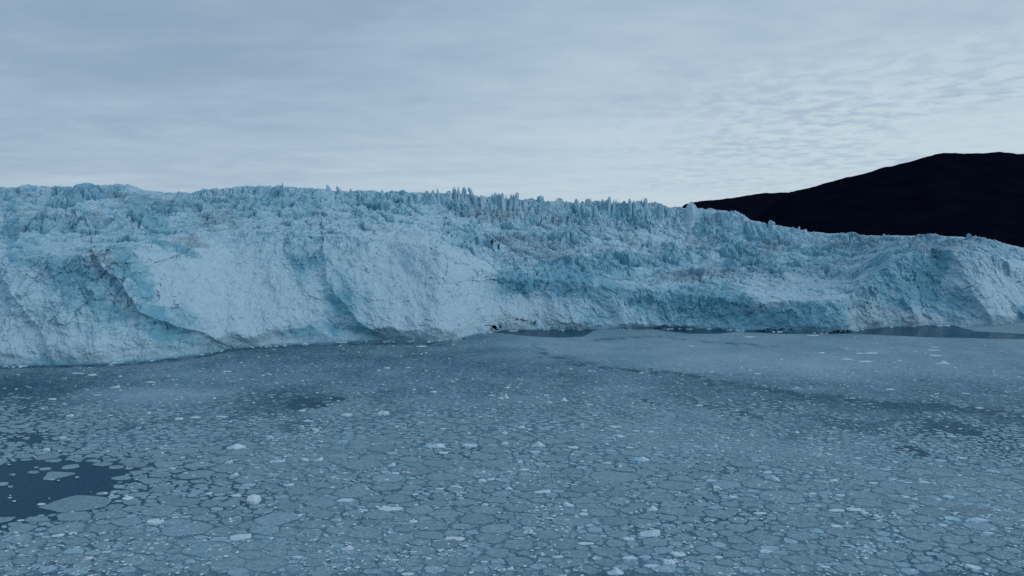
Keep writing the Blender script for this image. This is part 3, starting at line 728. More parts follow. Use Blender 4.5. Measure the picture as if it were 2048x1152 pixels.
c5(310, 298, 66, 32, 'lumpy', .1, "bulky white berg right of centre left"); c5(112, 300, 52, 16, 'peak', .1)
c5(580, 472, 134, 34, 'twin', .55, "long white berg with a blue left end"); c5(770, 467, 82, 28, 'lumpy', .35, "lumpy berg just right of the long blue-ended one")
c5(630, 502, 56, 20, 'slab', .05); c5(960, 453, 36, 18, 'dome', .1); c5(1140, 468, 82, 38, 'peak', .15, "broad white peaked berg at the centre")
c5(1325, 473, 56, 18, 'slab', .1); c5(1047, 368, 36, 18, 'dome', .1); c5(957, 401, 30, 24, 'lumpy', .1); c5(968, 208, 34, 28, 'peak', .1, "steep little white berg at mid distance")
c5(936, 208, 32, 12, 'slab', .1); c5(972, 152, 36, 14, 'peak', .1); c5(890, 192, 36, 10, 'slab', .1); c5(1277, 222, 42, 24, 'peak', .1); c5(1182, 192, 28, 10, 'slab', .1); c5(1195, 234, 26, 18, 'lumpy', .1)
c5(577, 174, 36, 12, 'slab', .1); c5(1550, 364, 62, 18, 'lumpy', .1); c5(1577, 416, 46, 20, 'lumpy', .1); c5(1660, 382, 42, 10, 'slab', .1); c5(1740, 387, 32, 12, 'slab', .1)
c5(1661, 462, 12, 24, 'spike', .1, "thin upright spike of ice right of centre"); c5(1627, 472, 42, 14, 'slab', .1); c5(1680, 544, 118, 34, 'twin', .75, "large bright blue berg right of centre")
c5(350, 571, 52, 28, 'slant', .35); c5(375, 610, 46, 16, 'slab', .1); c5(835, 652, 46, 22, 'lumpy', .1); c5(885, 641, 42, 14, 'slab', .05); c5(980, 694, 44, 22, 'peak', .1); c5(1040, 550, 32, 16, 'lumpy', .1); c5(1060, 590, 62, 14, 'slab', .2)
c5(1160, 712, 92, 26, 'slant', .05); c5(695, 679, 60, 14, 'slab', .25); c5(610, 691, 52, 12, 'slab', .1); c5(105, 757, 98, 18, 'slab', .35, "flat pale blue slab at lower centre left"); c5(200, 807, 52, 16, 'slab', .05)
c5(345, 803, 140, 20, 'slab', .05, "very long thin white slab at lower centre"); c5(857, 778, 46, 18, 'slab', .05); c5(1300, 785, 60, 34, 'slant2', .1, "smooth white pebble-shaped berg at lower centre right")
c5(1382, 828, 56, 18, 'slab', .05); c5(1388, 808, 42, 14, 'slab', .05); c5(1748, 808, 66, 38, 'peak', .15, "white pyramid berg at lower right of centre"); c5(1735, 945, 118, 52, 'slant', .25, "large slanted white berg at lower right of centre")
c5(1620, 962, 66, 22, 'slab', .1); c5(115, 1018, 66, 32, 'slant', .05); c5(370, 1075, 50, 20, 'lumpy', .1); c5(690, 962, 112, 22, 'slab', .05); c5(1240, 1056, 66, 18, 'slant', .1); c5(1625, 1066, 92, 26, 'lumpy', .25)
c5(1838, 1098, 70, 44, 'lumpy', .1, "chunky white berg near the bottom edge right of centre"); c5(1745, 1107, 92, 20, 'slab', .1); c5(1550, 1148, 90, 48, 'peak', .15, "pointed white berg cut by the bottom edge"); c5(990, 1122, 36, 18, 'lumpy', .05); c5(440, 1148, 72, 20, 'slab', .1)
c5(850, 1083, 42, 14, 'slab', .05); c5(482, 722, 36, 14, 'slab', .05); c5(470, 870, 50, 24, 'slab', .1); c5(515, 336, 40, 10, 'slab', .05); c5(630, 370, 36, 10, 'slab', .05); c5(330, 46, 36, 10, 'slab', .1); c5(440, 44, 30, 8, 'slant', .1)
c5(1690, 72, 24, 10, 'slab', .05); c5(1410, 240, 44, 8, 'slab', .05); c5(1440, 298, 30, 10, 'slab', .05); c5(600, 970, 50, 12, 'slab', .1); c5(1730, 657, 30, 12, 'lumpy', .1); c5(1100, 916, 26, 14, 'dome', .1); c5(1390, 985, 90, 16, 'slab', .05); c5(1330, 668, 40, 10, 'slab', .1)
c6(200, 652, 62, 22, 'slab', .75); c6(228, 687, 40, 18, 'lumpy', .1); c6(545, 648, 46, 42, 'slant2', .1, "steep white berg beside a blue lump at centre right"); c6(510, 640, 50, 24, 'lumpy', .8); c6(500, 604, 56, 12, 'slab', .1)
c6(320, 738, 52, 20, 'slant2', .2); c6(440, 734, 40, 10, 'slab', .5); c6(855, 650, 50, 18, 'lumpy', .1); c6(1165, 643, 52, 16, 'slab', .5); c6(1065, 662, 52, 16, 'slab', .1); c6(890, 728, 56, 18, 'slab', .6)
c6(1240, 737, 52, 20, 'slant2', .15); c6(1286, 751, 36, 22, 'lumpy', .1); c6(1467, 742, 62, 26, 'dome', .85, "round bright blue berg at right"); c6(975, 808, 112, 28, 'slant2', .15, "long white berg tapering to the left, at lower right"); c6(872, 808, 88, 12, 'slab', .1)
c6(1095, 848, 52, 34, 'slant2', .1); c6(465, 824, 76, 18, 'slab', .1); c6(870, 893, 62, 20, 'slant2', .05); c6(1492, 856, 88, 30, 'slant2', .8, "tilted blue berg at lower right"); c6(1642, 864, 142, 30, 'peak', .65, "wide blue winged berg at lower right")
c6(1435, 801, 46, 14, 'slant2', .05); c6(1437, 888, 52, 16, 'slab', .05); c6(742, 718, 42, 14, 'slab', .1); c6(492, 1032, 68, 30, 'slab', .3, "flat pale berg with a blue side near the bottom right"); c6(1605, 1120, 88, 42, 'slant2', .2, "slanted white berg near the bottom right corner")
c6(1335, 658, 50, 20, 'lumpy', .1); c6(1252, 657, 40, 10, 'slab', .1); c6(835, 509, 36, 14, 'slant2', .05); c6(985, 528, 46, 12, 'slab', .05); c6(1185, 547, 32, 12, 'slant2', .05); c6(1540, 528, 62, 16, 'slant2', .1); c6(1487, 411, 56, 10, 'slab', .05)
c6(652, 155, 46, 12, 'peak', .6); c6(1438, 24, 76, 20, 'peak', .3, "pointed pale berg far out at right"); c6(1560, 182, 44, 8, 'slab', .05); c6(1402, 184, 28, 8, 'slab', .05); c6(1152, 160, 44, 9, 'slab', .05); c6(137, 246, 42, 10, 'slab', .1)
c6(1632, 259, 48, 9, 'slab', .05); c6(90, 1005, 36, 24, 'peak', .1); c6(28, 1046, 84, 28, 'slant2', .1); c6(240, 1058, 48, 18, 'slab', .05); c6(126, 692, 34, 12, 'slab', .1); c6(1272, 797, 46, 10, 'slab', .2); c6(1680, 928, 62, 16, 'slab', .1)
c6(445, 76, 36, 8, 'slab', .1); c6(1500, 464, 40, 12, 'lumpy', .1); c6(1240, 482, 34, 12, 'lumpy', .3); c6(810, 1110, 50, 16, 'slab', .1); c6(1190, 918, 30, 14, 'lumpy', .1); c6(1730, 805, 50, 10, 'slant2', .4); c6(1275, 440, 40, 10, 'slab', .1); c6(1020, 825, 40, 22, 'lumpy', .1)
c3(1195, 918, 56, 10, 'slab', .1); c3(1285, 928, 66, 9, 'slab', .1); c3(1315, 888, 62, 9, 'slab', .1); c3(1260, 890, 44, 9, 'slab', .1); c3(1070, 887, 28, 10, 'lumpy', .1); c3(1625, 898, 62, 6, 'slab', .1); c3(1615, 858, 46, 5, 'slab', .1); c3(1615, 872, 60, 5, 'slab', .1); c3(1030, 802, 60, 8, 'slab', .3); c3(725, 808, 60, 6, 'slab', .1); c3(440, 852, 30, 6, 'slab', .1)
B.append((152, 748, 26, 4, 'slab', .5, None)); B.append((843, 694, 22, 3.5, 'slab', .1, None)); B.append((1215, 928, 18, 5, 'slab', .1, None))

ICO = {}
def ico(n):
    if n in ICO: return ICO[n]
    import bmesh
    bm = bmesh.new(); bmesh.ops.create_icosphere(bm, subdivisions=n, radius=1)
    v = np.array([q.co[:] for q in bm.verts]); f = np.array([[q.index for q in p.verts] for p in bm.faces]); bm.free()
    ICO[n] = (v, f); return ICO[n]

def berg_mesh(W, D, H, shape, blueness, seed, darkfoot=False):
    v, f = ico(4 if W > 7 else 3)
    r = np.random.RandomState(seed)
    x, y, z = v.T
    o = r.rand(4) * 50
    n = fbm(x * 1.3 + o[0], y * 1.3 + z * .9 + o[1], 3); n2 = fbm(x * 3.4 + o[2], y * 3.4 + z * 2 + o[3], 3); n3 = ridged(x * 2.2 + o[1], y * 2.2 + z * 1.7, 3)
    rad = 1 + .32 * n + .16 * n2
    X, Y = x * rad * .5 * W, y * rad * .5 * D
    up = np.clip(z, 0, 1)
    t = x
    if shape == 'peak':   top = np.clip(1.25 - 1.5 * np.abs(t - (r.rand() - .5) * .5) - .3 * np.abs(y), .10, 1.1) * (.85 + .3 * n3)
    elif shape == 'dome': top = .85 + .25 * n3 + 0 * t
    elif shape == 'slab': top = .62 + .3 * n + .22 * n3
    elif shape == 'slant': top = np.clip(.35 + .75 * (t + .3), .2, 1.1) * (.9 + .3 * n3)
    elif shape == 'slant2': top = np.clip(.35 + .75 * (-t + .3), .2, 1.1) * (.9 + .3 * n3)
    elif shape == 'twin': top = (.35 + .65 * np.exp(-((t - .35) / .35) ** 2) + .35 * np.exp(-((t + .4) / .25) ** 2)) * (.85 + .35 * n3)
    elif shape == 'spike': top = np.clip(1.2 - 1.8 * np.abs(t), .1, 1.1)
    else:                 top = .6 + .5 * n + .4 * n3
    Z = np.where(z > 0, up ** .55 * np.clip(top, .1, 1.3) * H, z * .25 * H)
    m = np.zeros((len(v), 3))
    m[:, 0] = np.clip(blueness * (1.25 - 1.0 * Z / H + .8 * (-t if shape == 'twin' else n)), 0, 1)
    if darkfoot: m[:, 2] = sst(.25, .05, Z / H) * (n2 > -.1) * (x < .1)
    return np.stack([X, Y, Z], -1), f, m

SH = {'peak': 'peaked', 'dome': 'rounded', 'slab': 'flat', 'slant': 'right-leaning', 'slant2': 'left-leaning', 'twin': 'two-humped', 'spike': 'spiky', 'lumpy': 'lumpy'}
placed = []   # landmarks with a name of their own
SHORT = {"tall rounded white berg with dark foot": "tall rounded dark-footed berg", "low peaked berg at centre left": "low peaked centre-left berg", "long slanted white slab at lower left": "long slanted lower-left slab",
 "white berg at the tip of the open water": "berg tipping the open water", "small white berg floating alone in the open water": "berg alone in open water", "flat blue berg at centre left": "flat blue centre-left berg",
 "thin blue slab near the cliff foot at far left": "far-left thin blue slab", "bulky white berg right of centre left": "bulky white left-of-centre berg", "long white berg with a blue left end": "long blue-ended berg",
 "lumpy berg just right of the long blue-ended one": "lumpy berg beside the blue-ended one", "broad white peaked berg at the centre": "broad peaked central berg", "steep little white berg at mid distance": "steep little mid-distance berg",
 "thin upright spike of ice right of centre": "thin upright ice spike", "large bright blue berg right of centre": "large bright blue berg", "flat pale blue slab at lower centre left": "flat pale blue slab",
 "very long thin white slab at lower centre": "very long thin white slab", "smooth white pebble-shaped berg at lower centre right": "smooth pebble-shaped berg", "white pyramid berg at lower right of centre": "white pyramid berg",
 "large slanted white berg at lower right of centre": "large slanted lower-centre-right berg", "chunky white berg near the bottom edge right of centre": "chunky bottom-edge berg", "pointed white berg cut by the bottom edge": "pointed bottom-edge berg",
 "steep white berg beside a blue lump at centre right": "steep white berg beside blue lump", "round bright blue berg at right": "round bright blue berg", "long white berg tapering to the left, at lower right": "long tapering white berg",
 "tilted blue berg at lower right": "tilted blue lower-right berg", "wide blue winged berg at lower right": "wide blue winged berg", "flat pale berg with a blue side near the bottom right": "flat blue-sided berg",
 "slanted white berg near the bottom right corner": "slanted bottom-right-corner berg", "pointed pale berg far out at right": "pointed far-right berg", "lumpy white berg at lower left": "lumpy white lower-left berg"}
bergs = []
for i, (px, py, w, h, s, bl, nm) in enumerate(B):
    gx, gy = ground(px, py - h * .12)
    gx, gy = float(gx), float(gy)
    W = w / F * gy * 1.04
    dep = CZ / gy
    D = W * (.40 if w > 3.2 * h else .6)
    if W < 1.2 * h / F * gy: D = W
    H = max(.30 * h / F * gy, (h / F * gy - D * dep * .9))
    H = min(H, 1.3 * h / F * gy)
    co, f, m = berg_mesh(W, D, H, s, bl, 100 + i, darkfoot=(i == 1))
    big = w > 21 or nm
    me = mesh_np("iceberg" if big else "ice_chunk", co, None, f, smooth=False)
    attr(me, "mask", m)
    o = obj("iceberg" if big else "ice_chunk", me, M_BERG); o.location = (gx, gy + D * .3, 0.0)
    bergs.append(dict(o=o, px=px, py=py, w=w, s=s, bl=bl, nm=nm, big=big, x=gx, y=gy, W=W, D=D))
    if nm: placed.append(bergs[-1])

ORD = ["nearest", "second", "third", "fourth", "fifth", "sixth", "seventh", "eighth", "ninth", "tenth", "eleventh", "twelfth"] + ["%dth" % k for k in range(13, 60)]
def direction(dx, dy):
    # dx in photo pixels, dy in photo rows (stretched to be fair)
    dy = dy * 2.0
    if abs(dx) > 1.2 * abs(dy): return "right of" if dx > 0 else "left of"
    return "in front of" if dy > 0 else "behind"
def name_by_landmarks(items, desc, used):
    buckets = {}
    for it in items:
        L = min(placed, key=lambda l: math.hypot(it['px'] - l['px'], 2.0 * (it['py'] - l['py'])))
        dr = direction(it['px'] - L['px'], it['py'] - L['py'])
        dist = math.hypot(it['px'] - L['px'], 2.0 * (it['py'] - L['py']))
        buckets.setdefault((desc(it), dr, SHORT[L['nm']]), []).append((dist, it))
    for (ds, dr, nm), lst in buckets.items():
        lst.sort(key=lambda q: q[0])
        for k, (_, it) in enumerate(lst):
            lab = "%s%s %s the %s" % ((ORD[k] + " ") if len(lst) > 1 else "", ds, dr, nm)
            wds = lab.split()
            if len(wds) > 16: lab = lab.replace(" ice ", " ")
            it['o']["label"] = lab
for b in bergs:
    b['o']["category"] = "iceberg" if b['big'] else "ice chunk"
    b['o']["group"] = "small icebergs drifting in the floe field"
    if b['nm']: b['o']["label"] = b['nm'].replace(" berg", " iceberg") + (" among the floes" if len(b['nm'].split()) < 5 else "")
def bdesc(b):
    colr = "blue" if b['bl'] >= .5 else ("bluish" if b['bl'] >= .2 else "white")
    return "%s %s ice %s" % (SH[b['s']], colr, "block" if b['big'] else "chunk")
name_by_landmarks([b for b in bergs if not b['nm']], bdesc, None)

# ------------------------------------------------------------------ ice floes
ST = 1.42     # floes are a little longer across the view
# hand placed large floes (crop coordinates): cx, cy, w, h
HF = []
def f4(x, y, w, h): HF.append((x / 2.667, 720 + y / 2.667, w / 2.667, h / 2.667))
def f5(x, y, w, h): HF.append((650 + x / 2.667, 720 + y / 2.667, w / 2.667, h / 2.667))
def f6(x, y, w, h): HF.append((1348 + x / 2.667, 720 + y / 2.667, w / 2.667, h / 2.667))
for q in ((258, 516, 122, 40), (375, 568, 115, 26), (40, 485, 85, 22), (645, 630, 95, 32), (730, 677, 125, 34), (660, 708, 90, 22), (545, 712, 90, 14), (140, 532, 80, 12), (390, 835, 200, 70), (205, 852, 120, 40), (115, 900, 205, 44),
          (680, 865, 160, 54), (940, 866, 120, 54), (1045, 808, 122, 60), (720, 797, 160, 40), (710, 760, 90, 40), (895, 738, 130, 36), (100, 955, 190, 48), (400, 968, 170, 44), (580, 945, 120, 48), (700, 918, 130, 44), (990, 975, 110, 40), (1070, 672, 110, 26), (1195, 660, 110, 34),
          (1130, 765, 85, 58), (1225, 770, 110, 56), (930, 828, 85, 36), (1220, 822, 120, 52), (545, 865, 90, 30), (1510, 755, 75, 32), (1480, 698, 90, 26), (1690, 880, 150, 66), (1640, 800, 115, 46), (1515, 930, 100, 56), (1480, 1000, 110, 60), (1300, 520, 80, 22), (470, 472, 110, 24), (595, 478, 110, 26), (800, 460, 140, 16), (745, 505, 90, 28),
          (400, 515, 80, 24), (270, 1025, 150, 46), (370, 1065, 200, 56), (130, 1075, 140, 44), (640, 1040, 130, 50), (850, 955, 100, 40), (1660, 1000, 150, 60), (1170, 615, 110, 26), (1330, 665, 80, 28), (620, 572, 85, 26), (560, 555, 120, 24), (880, 664, 80, 24), (1760, 960, 120, 50), (1330, 1040, 140, 56), (560, 1115, 150, 44), (820, 1100, 160, 50), (1050, 1110, 160, 50)): f4(*q)
for q in ((340, 632, 190, 54), (745, 565, 120, 36), (1080, 638, 110, 38), (480, 560, 90, 26), (945, 714, 120, 38), (630, 733, 125, 52), (815, 725, 120, 42), (510, 803, 140, 58), (640, 820, 115, 80), (808, 850, 185, 78), (290, 832, 200, 50), (245, 740, 180, 34), (215, 930, 180, 76), (395, 955, 190, 56), (640, 985, 150, 60), (515, 1020, 140, 60), (550, 937, 175, 50),
          (1035, 990, 240, 56), (1180, 937, 165, 58), (1040, 928, 120, 40), (1275, 978, 175, 64), (1405, 950, 150, 44), (1550, 862, 215, 42), (1310, 858, 250, 60), (1220, 795, 130, 36), (1035, 756, 110, 32), (1375, 750, 160, 36), (1340, 618, 80, 30), (1045, 514, 90, 28), (955, 535, 110, 20), (880, 678, 95, 26), (195, 490, 95, 22), (450, 500, 110, 26), (540, 502, 120, 30),
          (1620, 803, 120, 42), (1545, 980, 130, 44), (1760, 975, 165, 46), (1840, 888, 80, 34), (920, 1028, 200, 46), (1040, 1075, 210, 46), (720, 1080, 180, 50), (590, 1075, 170, 50), (70, 950, 140, 60), (120, 870, 140, 40), (740, 890, 150, 36), (960, 840, 130, 36), (1100, 870, 150, 40), (60, 790, 90, 36), (150, 820, 90, 56), (1580, 685, 110, 28), (1180, 498, 60, 26), (1270, 500, 80, 26),
          (1300, 1085, 210, 50), (1500, 1085, 130, 46), (1680, 1020, 150, 48), (210, 1060, 90, 40), (360, 1010, 150, 40), (80, 1060, 130, 60), (1150, 750, 110, 30), (240, 870, 120, 36), (1440, 905, 120, 30), (780, 1010, 90, 30), (1760, 640, 110, 36), (1420, 720, 100, 24), (980, 620, 90, 26), (85, 545, 80, 26)): f5(*q)
for q in ((245, 822, 175, 56), (170, 930, 125, 52), (350, 898, 180, 50), (490, 962, 200, 64), (75, 852, 130, 40), (330, 965, 115, 50), (180, 1015, 150, 50), (50, 950, 120, 48), (415, 1085, 115, 58), (235, 1125, 210, 60), (320, 1035, 140, 46), (545, 1090, 150, 56), (680, 940, 170, 62), (660, 1070, 160, 70), (770, 1060, 120, 60), (145, 882, 70, 36), (60, 895, 120, 36),
          (235, 985, 110, 34), (900, 1050, 110, 50), (1000, 918, 110, 40), (1000, 975, 150, 50), (1120, 960, 100, 40), (1170, 1045, 220, 60), (1510, 962, 170, 50), (1400, 910, 120, 40), (1080, 1080, 160, 56), (1300, 1000, 140, 50), (1600, 1010, 150, 50), (1450, 1060, 140, 44), (1740, 1040, 160, 60), (1350, 1110, 160, 50), (1650, 1110, 130, 50), (930, 1120, 150, 46), (420, 845, 100, 36), (150, 770, 80, 40), (500, 1020, 110, 36), (560, 900, 130, 40), (830, 980, 110, 50), (90, 1060, 110, 34),
          (660, 1005, 150, 40), (400, 770, 90, 40), (200, 735, 100, 30), (40, 720, 90, 24), (310, 700, 80, 24), (900, 860, 110, 40), (1200, 870, 150, 46), (1060, 800, 90, 30), (1800, 960, 150, 46), (1790, 1120, 140, 44)): f6(*q)

P = []     # x', y, r, hand flag, dirx
occ_x0, occ_y0, cs = -330.0, 175.0, 0.5
occ = np.zeros((int(330 / cs), int(660 / cs)), bool)
def stamp(x, y, r, test=.82, mark=True, allow=.0):
    i0 = int((y - r - occ_y0) / cs); i1 = int((y + r - occ_y0) / cs) + 1; j0 = int((x - r - occ_x0) / cs); j1 = int((x + r - occ_x0) / cs) + 1
    if i0 < 0 or j0 < 0 or i1 >= occ.shape[0] or j1 >= occ.shape[1]: return False
    yy = (np.arange(i0, i1) + .5) * cs + occ_y0 - y; xx = (np.arange(j0, j1) + .5) * cs + occ_x0 - x
    d = yy[:, None] ** 2 + xx[None, :] ** 2
    sub = occ[i0:i1, j0:j1]
    if test and (sub & (d < (r * test) ** 2)).any(): return False
    if mark: sub |= d < (r * .93) ** 2
    return True
# big bergs keep the floes away
for b in bergs:
    if b['y'] < 480:
        for t in np.linspace(-1, 1, 3 if b['W'] > 1.5 * b['D'] else 1):
            rr = max(b['D'] * .5, .6)
            stamp((b['x'] + t * max(0, b['W'] / 2 - rr)) / ST, b['y'] + b['D'] * .3, rr, test=0)
for (px, py, w, h) in HF:
    gx, gy = ground(px, py); gx, gy = float(gx), float(gy)
    W = w / F * gy; Dp = h / F * gy / (CZ / math.hypot(gy, CZ))
    r = math.sqrt((W / ST) * Dp) / 2
    if stamp(gx / ST, gy, r * .9, test=.6): P.append((gx / ST, gy, r, 1))
def rmax(px, py):
    a = np.interp(py, [770, 800, 840, 900, 960, 1030, 1200], [.9, 1.5, 2.4, 3.6, 6.0, 8.0, 9.0])
    # the right middle is finely broken, the left edge too
    fine = math.exp(-(((px - 1850) / 420) ** 2 + ((py - 880) / 110) ** 2))
    fine2 = math.exp(-(((px - 560) / 260) ** 2 + ((py - 835) / 45) ** 2))
    X0, Y0 = ground(px, max(py, 600))
    nz = float(fbm(np.array([X0 / 26]), np.array([Y0 / 26 + 7]), 3)[0])
    return a * (1 - .62 * fine) * (1 - .4 * fine2) * min(max(.85 + 1.3 * nz, .35), 1.35)
r2_ = np.random.RandomState(5)
LEVELS = [(8.5, 500), (6.5, 1200), (5.0, 2500), (3.8, 5000), (2.9, 9000), (2.2, 16000), (1.6, 24000), (1.15, 30000), (0.75, 26000)]
for R, tries in LEVELS:
    if R > 2.5:
        ys = 200 + 215 * r2_.rand(tries) ** .9
    elif R < 1:
        ys = 196 + 120 * r2_.rand(tries)
    else:
        ys = 196 + 240 * r2_.rand(tries)
    xs = (r2_.rand(tries) * 2 - 1) * (ys * .78 + 6)
    pxs, pys = project(xs, ys, 0 * xs)
    cv_ = cover_at(pxs, pys)
    for k in range(tries):
        rr = R * (.85 + .35 * r2_.rand())
        if rr > rmax(pxs[k], pys[k]) * 1.15: continue
        if cv_[k] < .40 and ((cv_[k] < .16 and r2_.rand() > .004) or r2_.rand() > (cv_[k] * 2.4) ** 2): continue
        if R < 2 and r2_.rand() > .75 : continue
        if r2_.rand() > np.interp(pys[k] - (35 if pxs[k] < 620 else (30 if pxs[k] > 1350 else 0)), [765, 850], [.12, 1]): continue
        if stamp(xs[k] / ST, ys[k], rr): P.append((xs[k] / ST, ys[k], rr, 0))
P = np.array(P)
print("floes", len(P))
from mathutils.kdtree import KDTree
kd = KDTree(len(P))
for i, p in enumerate(P): kd.insert((p[0], p[1], 0), i)
kd.balance()
def outline(i, K):
    x, y, r, hnd = P[i]
    th = np.linspace(0, 2 * math.pi, K, endpoint=False) + r2_.rand()
    ph = r2_.rand(5) * 6.28
    el = r2_.rand() * .30; ang = -.35 + r2_.randn() * .35
    asp = math.sqrt(min(max(math.exp(r2_.randn() * .28), .6), 1.8))
    ce, se = np.cos(th - ang) / asp, np.sin(th - ang) * asp
    R = r * 1.42 / np.sqrt(ce * ce + se * se) * (1 + .3 * el * np.cos(2 * (th - ang)) + .09 * np.cos(3 * th + ph[1]) + .05 * np.cos(5 * th + ph[2]) + .03 * np.cos(8 * th + ph[3]))
    PW = 44 if r > 2 else 14
    acc = (1 / np.maximum(R, .2 * r)) ** PW
    for _ in range(7):
        acc = acc + (np.clip(np.cos(th - r2_.rand() * 6.283), 0, 1) / (r * ((.72 if hnd else .74) + (.32 if hnd else .42) * r2_.rand()))) ** PW
    for (co, j, d) in kd.find_range((x, y, 0), r * 1.5 + 9):
        if j == i or d < 1e-6: continue
        rj = P[j, 2]
        if d > (r * 1.5 + rj * 1.5): continue
        dj = max((d * d + r * r - rj * rj) / (2 * d), .35 * r)
        phi = math.atan2(P[j, 1] - y, P[j, 0] - x)
        acc = acc + (np.clip(np.cos(th - phi), 0, 1) / dj) ** PW
    rad = acc ** (-1 / PW)
    gp = .5 + 1.0 * float(sst(-.4, .5, fbm(np.array([x / 30]), np.array([y / 30]), 2))[0])
    rad = np.maximum(rad - (.05 + .030 * r) * gp, .4 * rad)
    rad *= 1 + (.035 * (r2_.rand(K) - .5) + .03 * np.sin(4 * th + ph[4]) * np.sin(3 * th + ph[0]) if r > 3 else .16 * (r2_.rand(K) - .5))
    return th, rad
appx, appy = project(P[:, 0] * ST, P[:, 1], 0 * P[:, 0])
vis = (appx > -20) & (appx < 2068) & (appy < 1160)
score = np.where(vis, P[:, 2] ** 2 / P[:, 1] ** 3, 0)
big_idx = set(np.argsort(-score)[:300].tolist())
co_all, quads_all, tris_all, msk = [], [], [], []
off = 0
floes = []
for i in range(len(P)):
    x, y, r, hnd = P[i]
    tone = float(np.clip(.97 + r2_.randn() * .055, .8, 1.25))
    if r < 2.4: fa_ = float(np.interp(appy[i], [790, 900], [.4, 1])); tone = float(np.clip((.94 if r > 1.4 else 1.0) + abs(r2_.randn()) * .22 * fa_, .8, 1.7))
    if i in big_idx:
        K = 36; th, rad = outline(i, K); hgt = .18 + .2 * r2_.rand()
        rings = [(1.0, -.25), (1.0, hgt * .7), (.955, hgt), (.70, hgt * 1.05)]
        co = []
        for s, z in rings:
            zz = z + (0 if z < 0 else 1) * .05 * r2_.randn(K)
            co.append(np.stack([rad * s * np.cos(th) * ST, rad * s * np.sin(th), np.zeros(K) + zz], -1))
        co = np.concatenate(co + [np.array([[0, 0, hgt]])])
        j = np.arange(K); jn = (j + 1) % K
        qd = np.concatenate([np.stack([k * K + j, k * K + jn, (k + 1) * K + jn, (k + 1) * K + j], -1) for k in range(3)])
        tr = np.stack([3 * K + j, 3 * K + jn, np.full(K, 4 * K)], -1)
        me = mesh_np("ice_floe", co, qd, tr, smooth=False)
        m = np.full((len(co), 1), tone); 
        attr(me, "mask", np.repeat(m, 3, 1))
        o = obj("ice_floe", me, M_FLOE); o.location = (x * ST, y, 0)
        o["category"] = "ice floe"; o["group"] = "flat ice floes packed on the dark water"
        wpx = 2 * rad.max() * ST / y * F
        el = (rad[np.abs(np.cos(th)) > .9].mean() * ST) / max(rad[np.abs(np.sin(th)) > .9].mean(), .1)
        floes.append(dict(o=o, px=appx[i], py=appy[i], w=wpx, el=el))
    else:
        K = 14 if r > 2.4 else (9 if r > 1.4 else 7)
        th, rad = outline(i, K); hgt = .08 + .10 * r2_.rand() + (.25 * r2_.rand() ** 3 if r < 1.5 else 0)
        a = np.stack([x * ST + rad * np.cos(th) * ST, y + rad * np.sin(th), np.full(K, -.15)], -1)
        b = a.copy(); b[:, 2] = hgt; b[:, :2] = b[:, :2] * .96 + np.array([x * ST, y]) * .04
        c = np.array([[x * ST, y, hgt * 1.1]])
        co_all.append(np.concatenate([a, b, c])); j = np.arange(K); jn = (j + 1) % K
        quads_all.append(np.stack([j, jn, K + jn, K + j], -1) + off); tris_all.append(np.stack([K + j, K + jn, np.full(K, 2 * K)], -1) + off)
        msk.append(np.full((2 * K + 1, 3), tone)); off += 2 * K + 1
me = mesh_np("small_floes", np.concatenate(co_all), np.concatenate(quads_all), np.concatenate(tris_all))
attr(me, "mask", np.concatenate(msk))
tag(obj("small_floes", me, M_FLOE), "countless small grey ice floes filling the gaps between the larger ones", "floe field", kind="stuff")
q33, q66 = np.percentile([f['w'] for f in floes], [35, 75])
def fdesc(f):
    sz = "large" if f['w'] > q66 else ("medium" if f['w'] > q33 else "small")
    shp = "elongated" if f['el'] > 1.75 else ("narrow" if f['el'] < .95 else "rounded")
    return "%s %s grey floe" % (sz, shp)
name_by_landmarks(floes, fdesc, None)

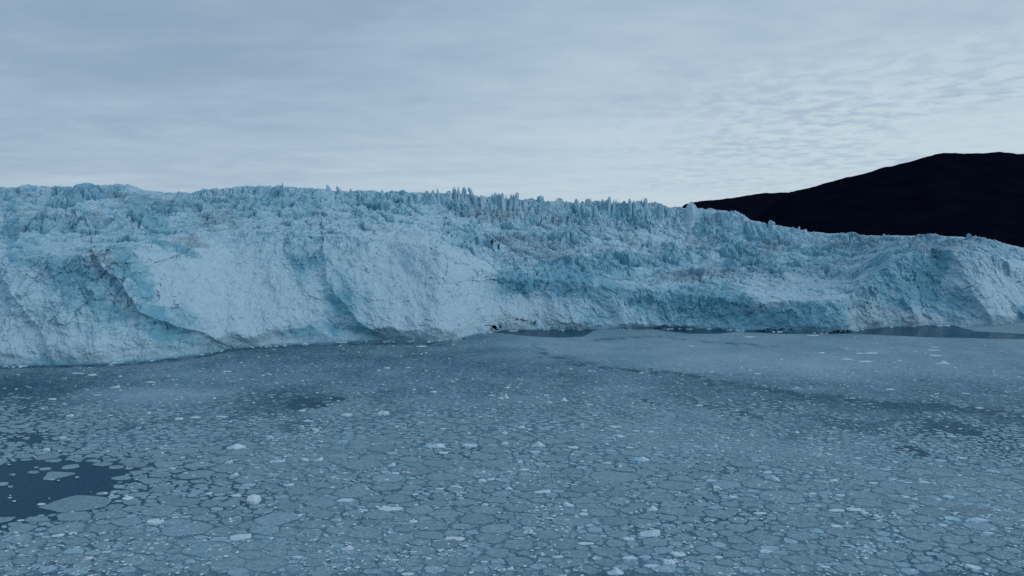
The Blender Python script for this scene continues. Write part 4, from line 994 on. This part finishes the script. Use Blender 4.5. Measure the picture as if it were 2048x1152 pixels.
# ------------------------------------------------------------------ brash: small lumps of ice strewn over the slush
r3_ = np.random.RandomState(9)
N = 26000
bpy_ = 672 + 500 * r3_.rand(N) ** 1.15; bpx = -60 + 2170 * r3_.rand(N)
front = np.interp(bpx, *np.array(BASE).T)
cvb = cover_at(bpx, np.maximum(bpy_, 600))
X_, Y_ = ground(bpx, bpy_)
cl = fbm(X_ / 22, Y_ / 22, 3)
keep = (r3_.rand(N) < np.interp(bpy_, [740, 850], [.6, 1])) & (bpy_ > front + 6) & (r3_.rand(N) < np.clip(.30 + 1.2 * cl, .06, 1)) & (r3_.rand(N) < np.clip(cvb * 1.3 - .05, .04, 1))
keep &= (r3_.rand(N) < np.where((bpy_ < 735) & (bpx > 900), .22, 1))
X_, Y_, bp = X_[keep], Y_[keep], bpy_[keep]
n = len(X_); print("brash", n)
sz = (0.55 + 1.15 * r3_.rand(n) ** 3) * Y_ / F * np.interp(bp, [680, 800, 1150], [1.6, 1.9, 2.6])
jj = np.nonzero(np.abs(A) < .8)[0]; jj = jj[r3_.randint(0, len(jj), 2600)]
jj = jj[fbm(Xd[2, jj] / 14, Yd[2, jj] / 14 + 4, 3) > .12]; m_ = len(jj)
ry = Yd[2, jj] - .5 - np.abs(r3_.randn(m_)) * 3; rx = Xd[2, jj] / Yd[2, jj] * ry
X_ = np.concatenate([X_, rx]); Y_ = np.concatenate([Y_, ry]); sz = np.concatenate([sz, .25 + 1.2 * r3_.rand(m_) ** 3]); bp = np.concatenate([bp, ry * 0 + 700]); n = len(X_)
v0, f0 = ico(1)
vv = v0[None] * (1 + .28 * r3_.randn(n, len(v0), 1))
vv = vv * np.stack([sz * (1 + .6 * r3_.rand(n)), sz * (.8 + .3 * r3_.rand(n)), sz * .45], -1)[:, None, :]
vv[..., 0] += X_[:, None]; vv[..., 1] += Y_[:, None]; vv[..., 2] += .12 + (bp > 780)[:, None] * .18
ff = (f0[None] + (np.arange(n) * len(v0))[:, None, None]).reshape(-1, 3)
me = mesh_np("brash_ice", vv.reshape(-1, 3), None, ff)
m = np.zeros((n, len(v0), 3)); m[..., 0] = (.05 + .3 * r3_.rand(n) ** 3)[:, None]
attr(me, "mask", m.reshape(-1, 3))
tag(obj("brash_ice", me, M_BERG), "small pale crumbs of brash ice strewn over the slush", "brash ice", kind="stuff")

# ------------------------------------------------------------------ render settings
scene.view_settings.view_transform = 'Standard'
scene.view_settings.look = 'None'
scene.view_settings.exposure = 0.0
scene.view_settings.gamma = 1.0
import sys
scene.cycles.use_denoising = False
scene.cycles.max_bounces = 5
scene.cycles.diffuse_bounces = 3
scene.render.film_transparent = False
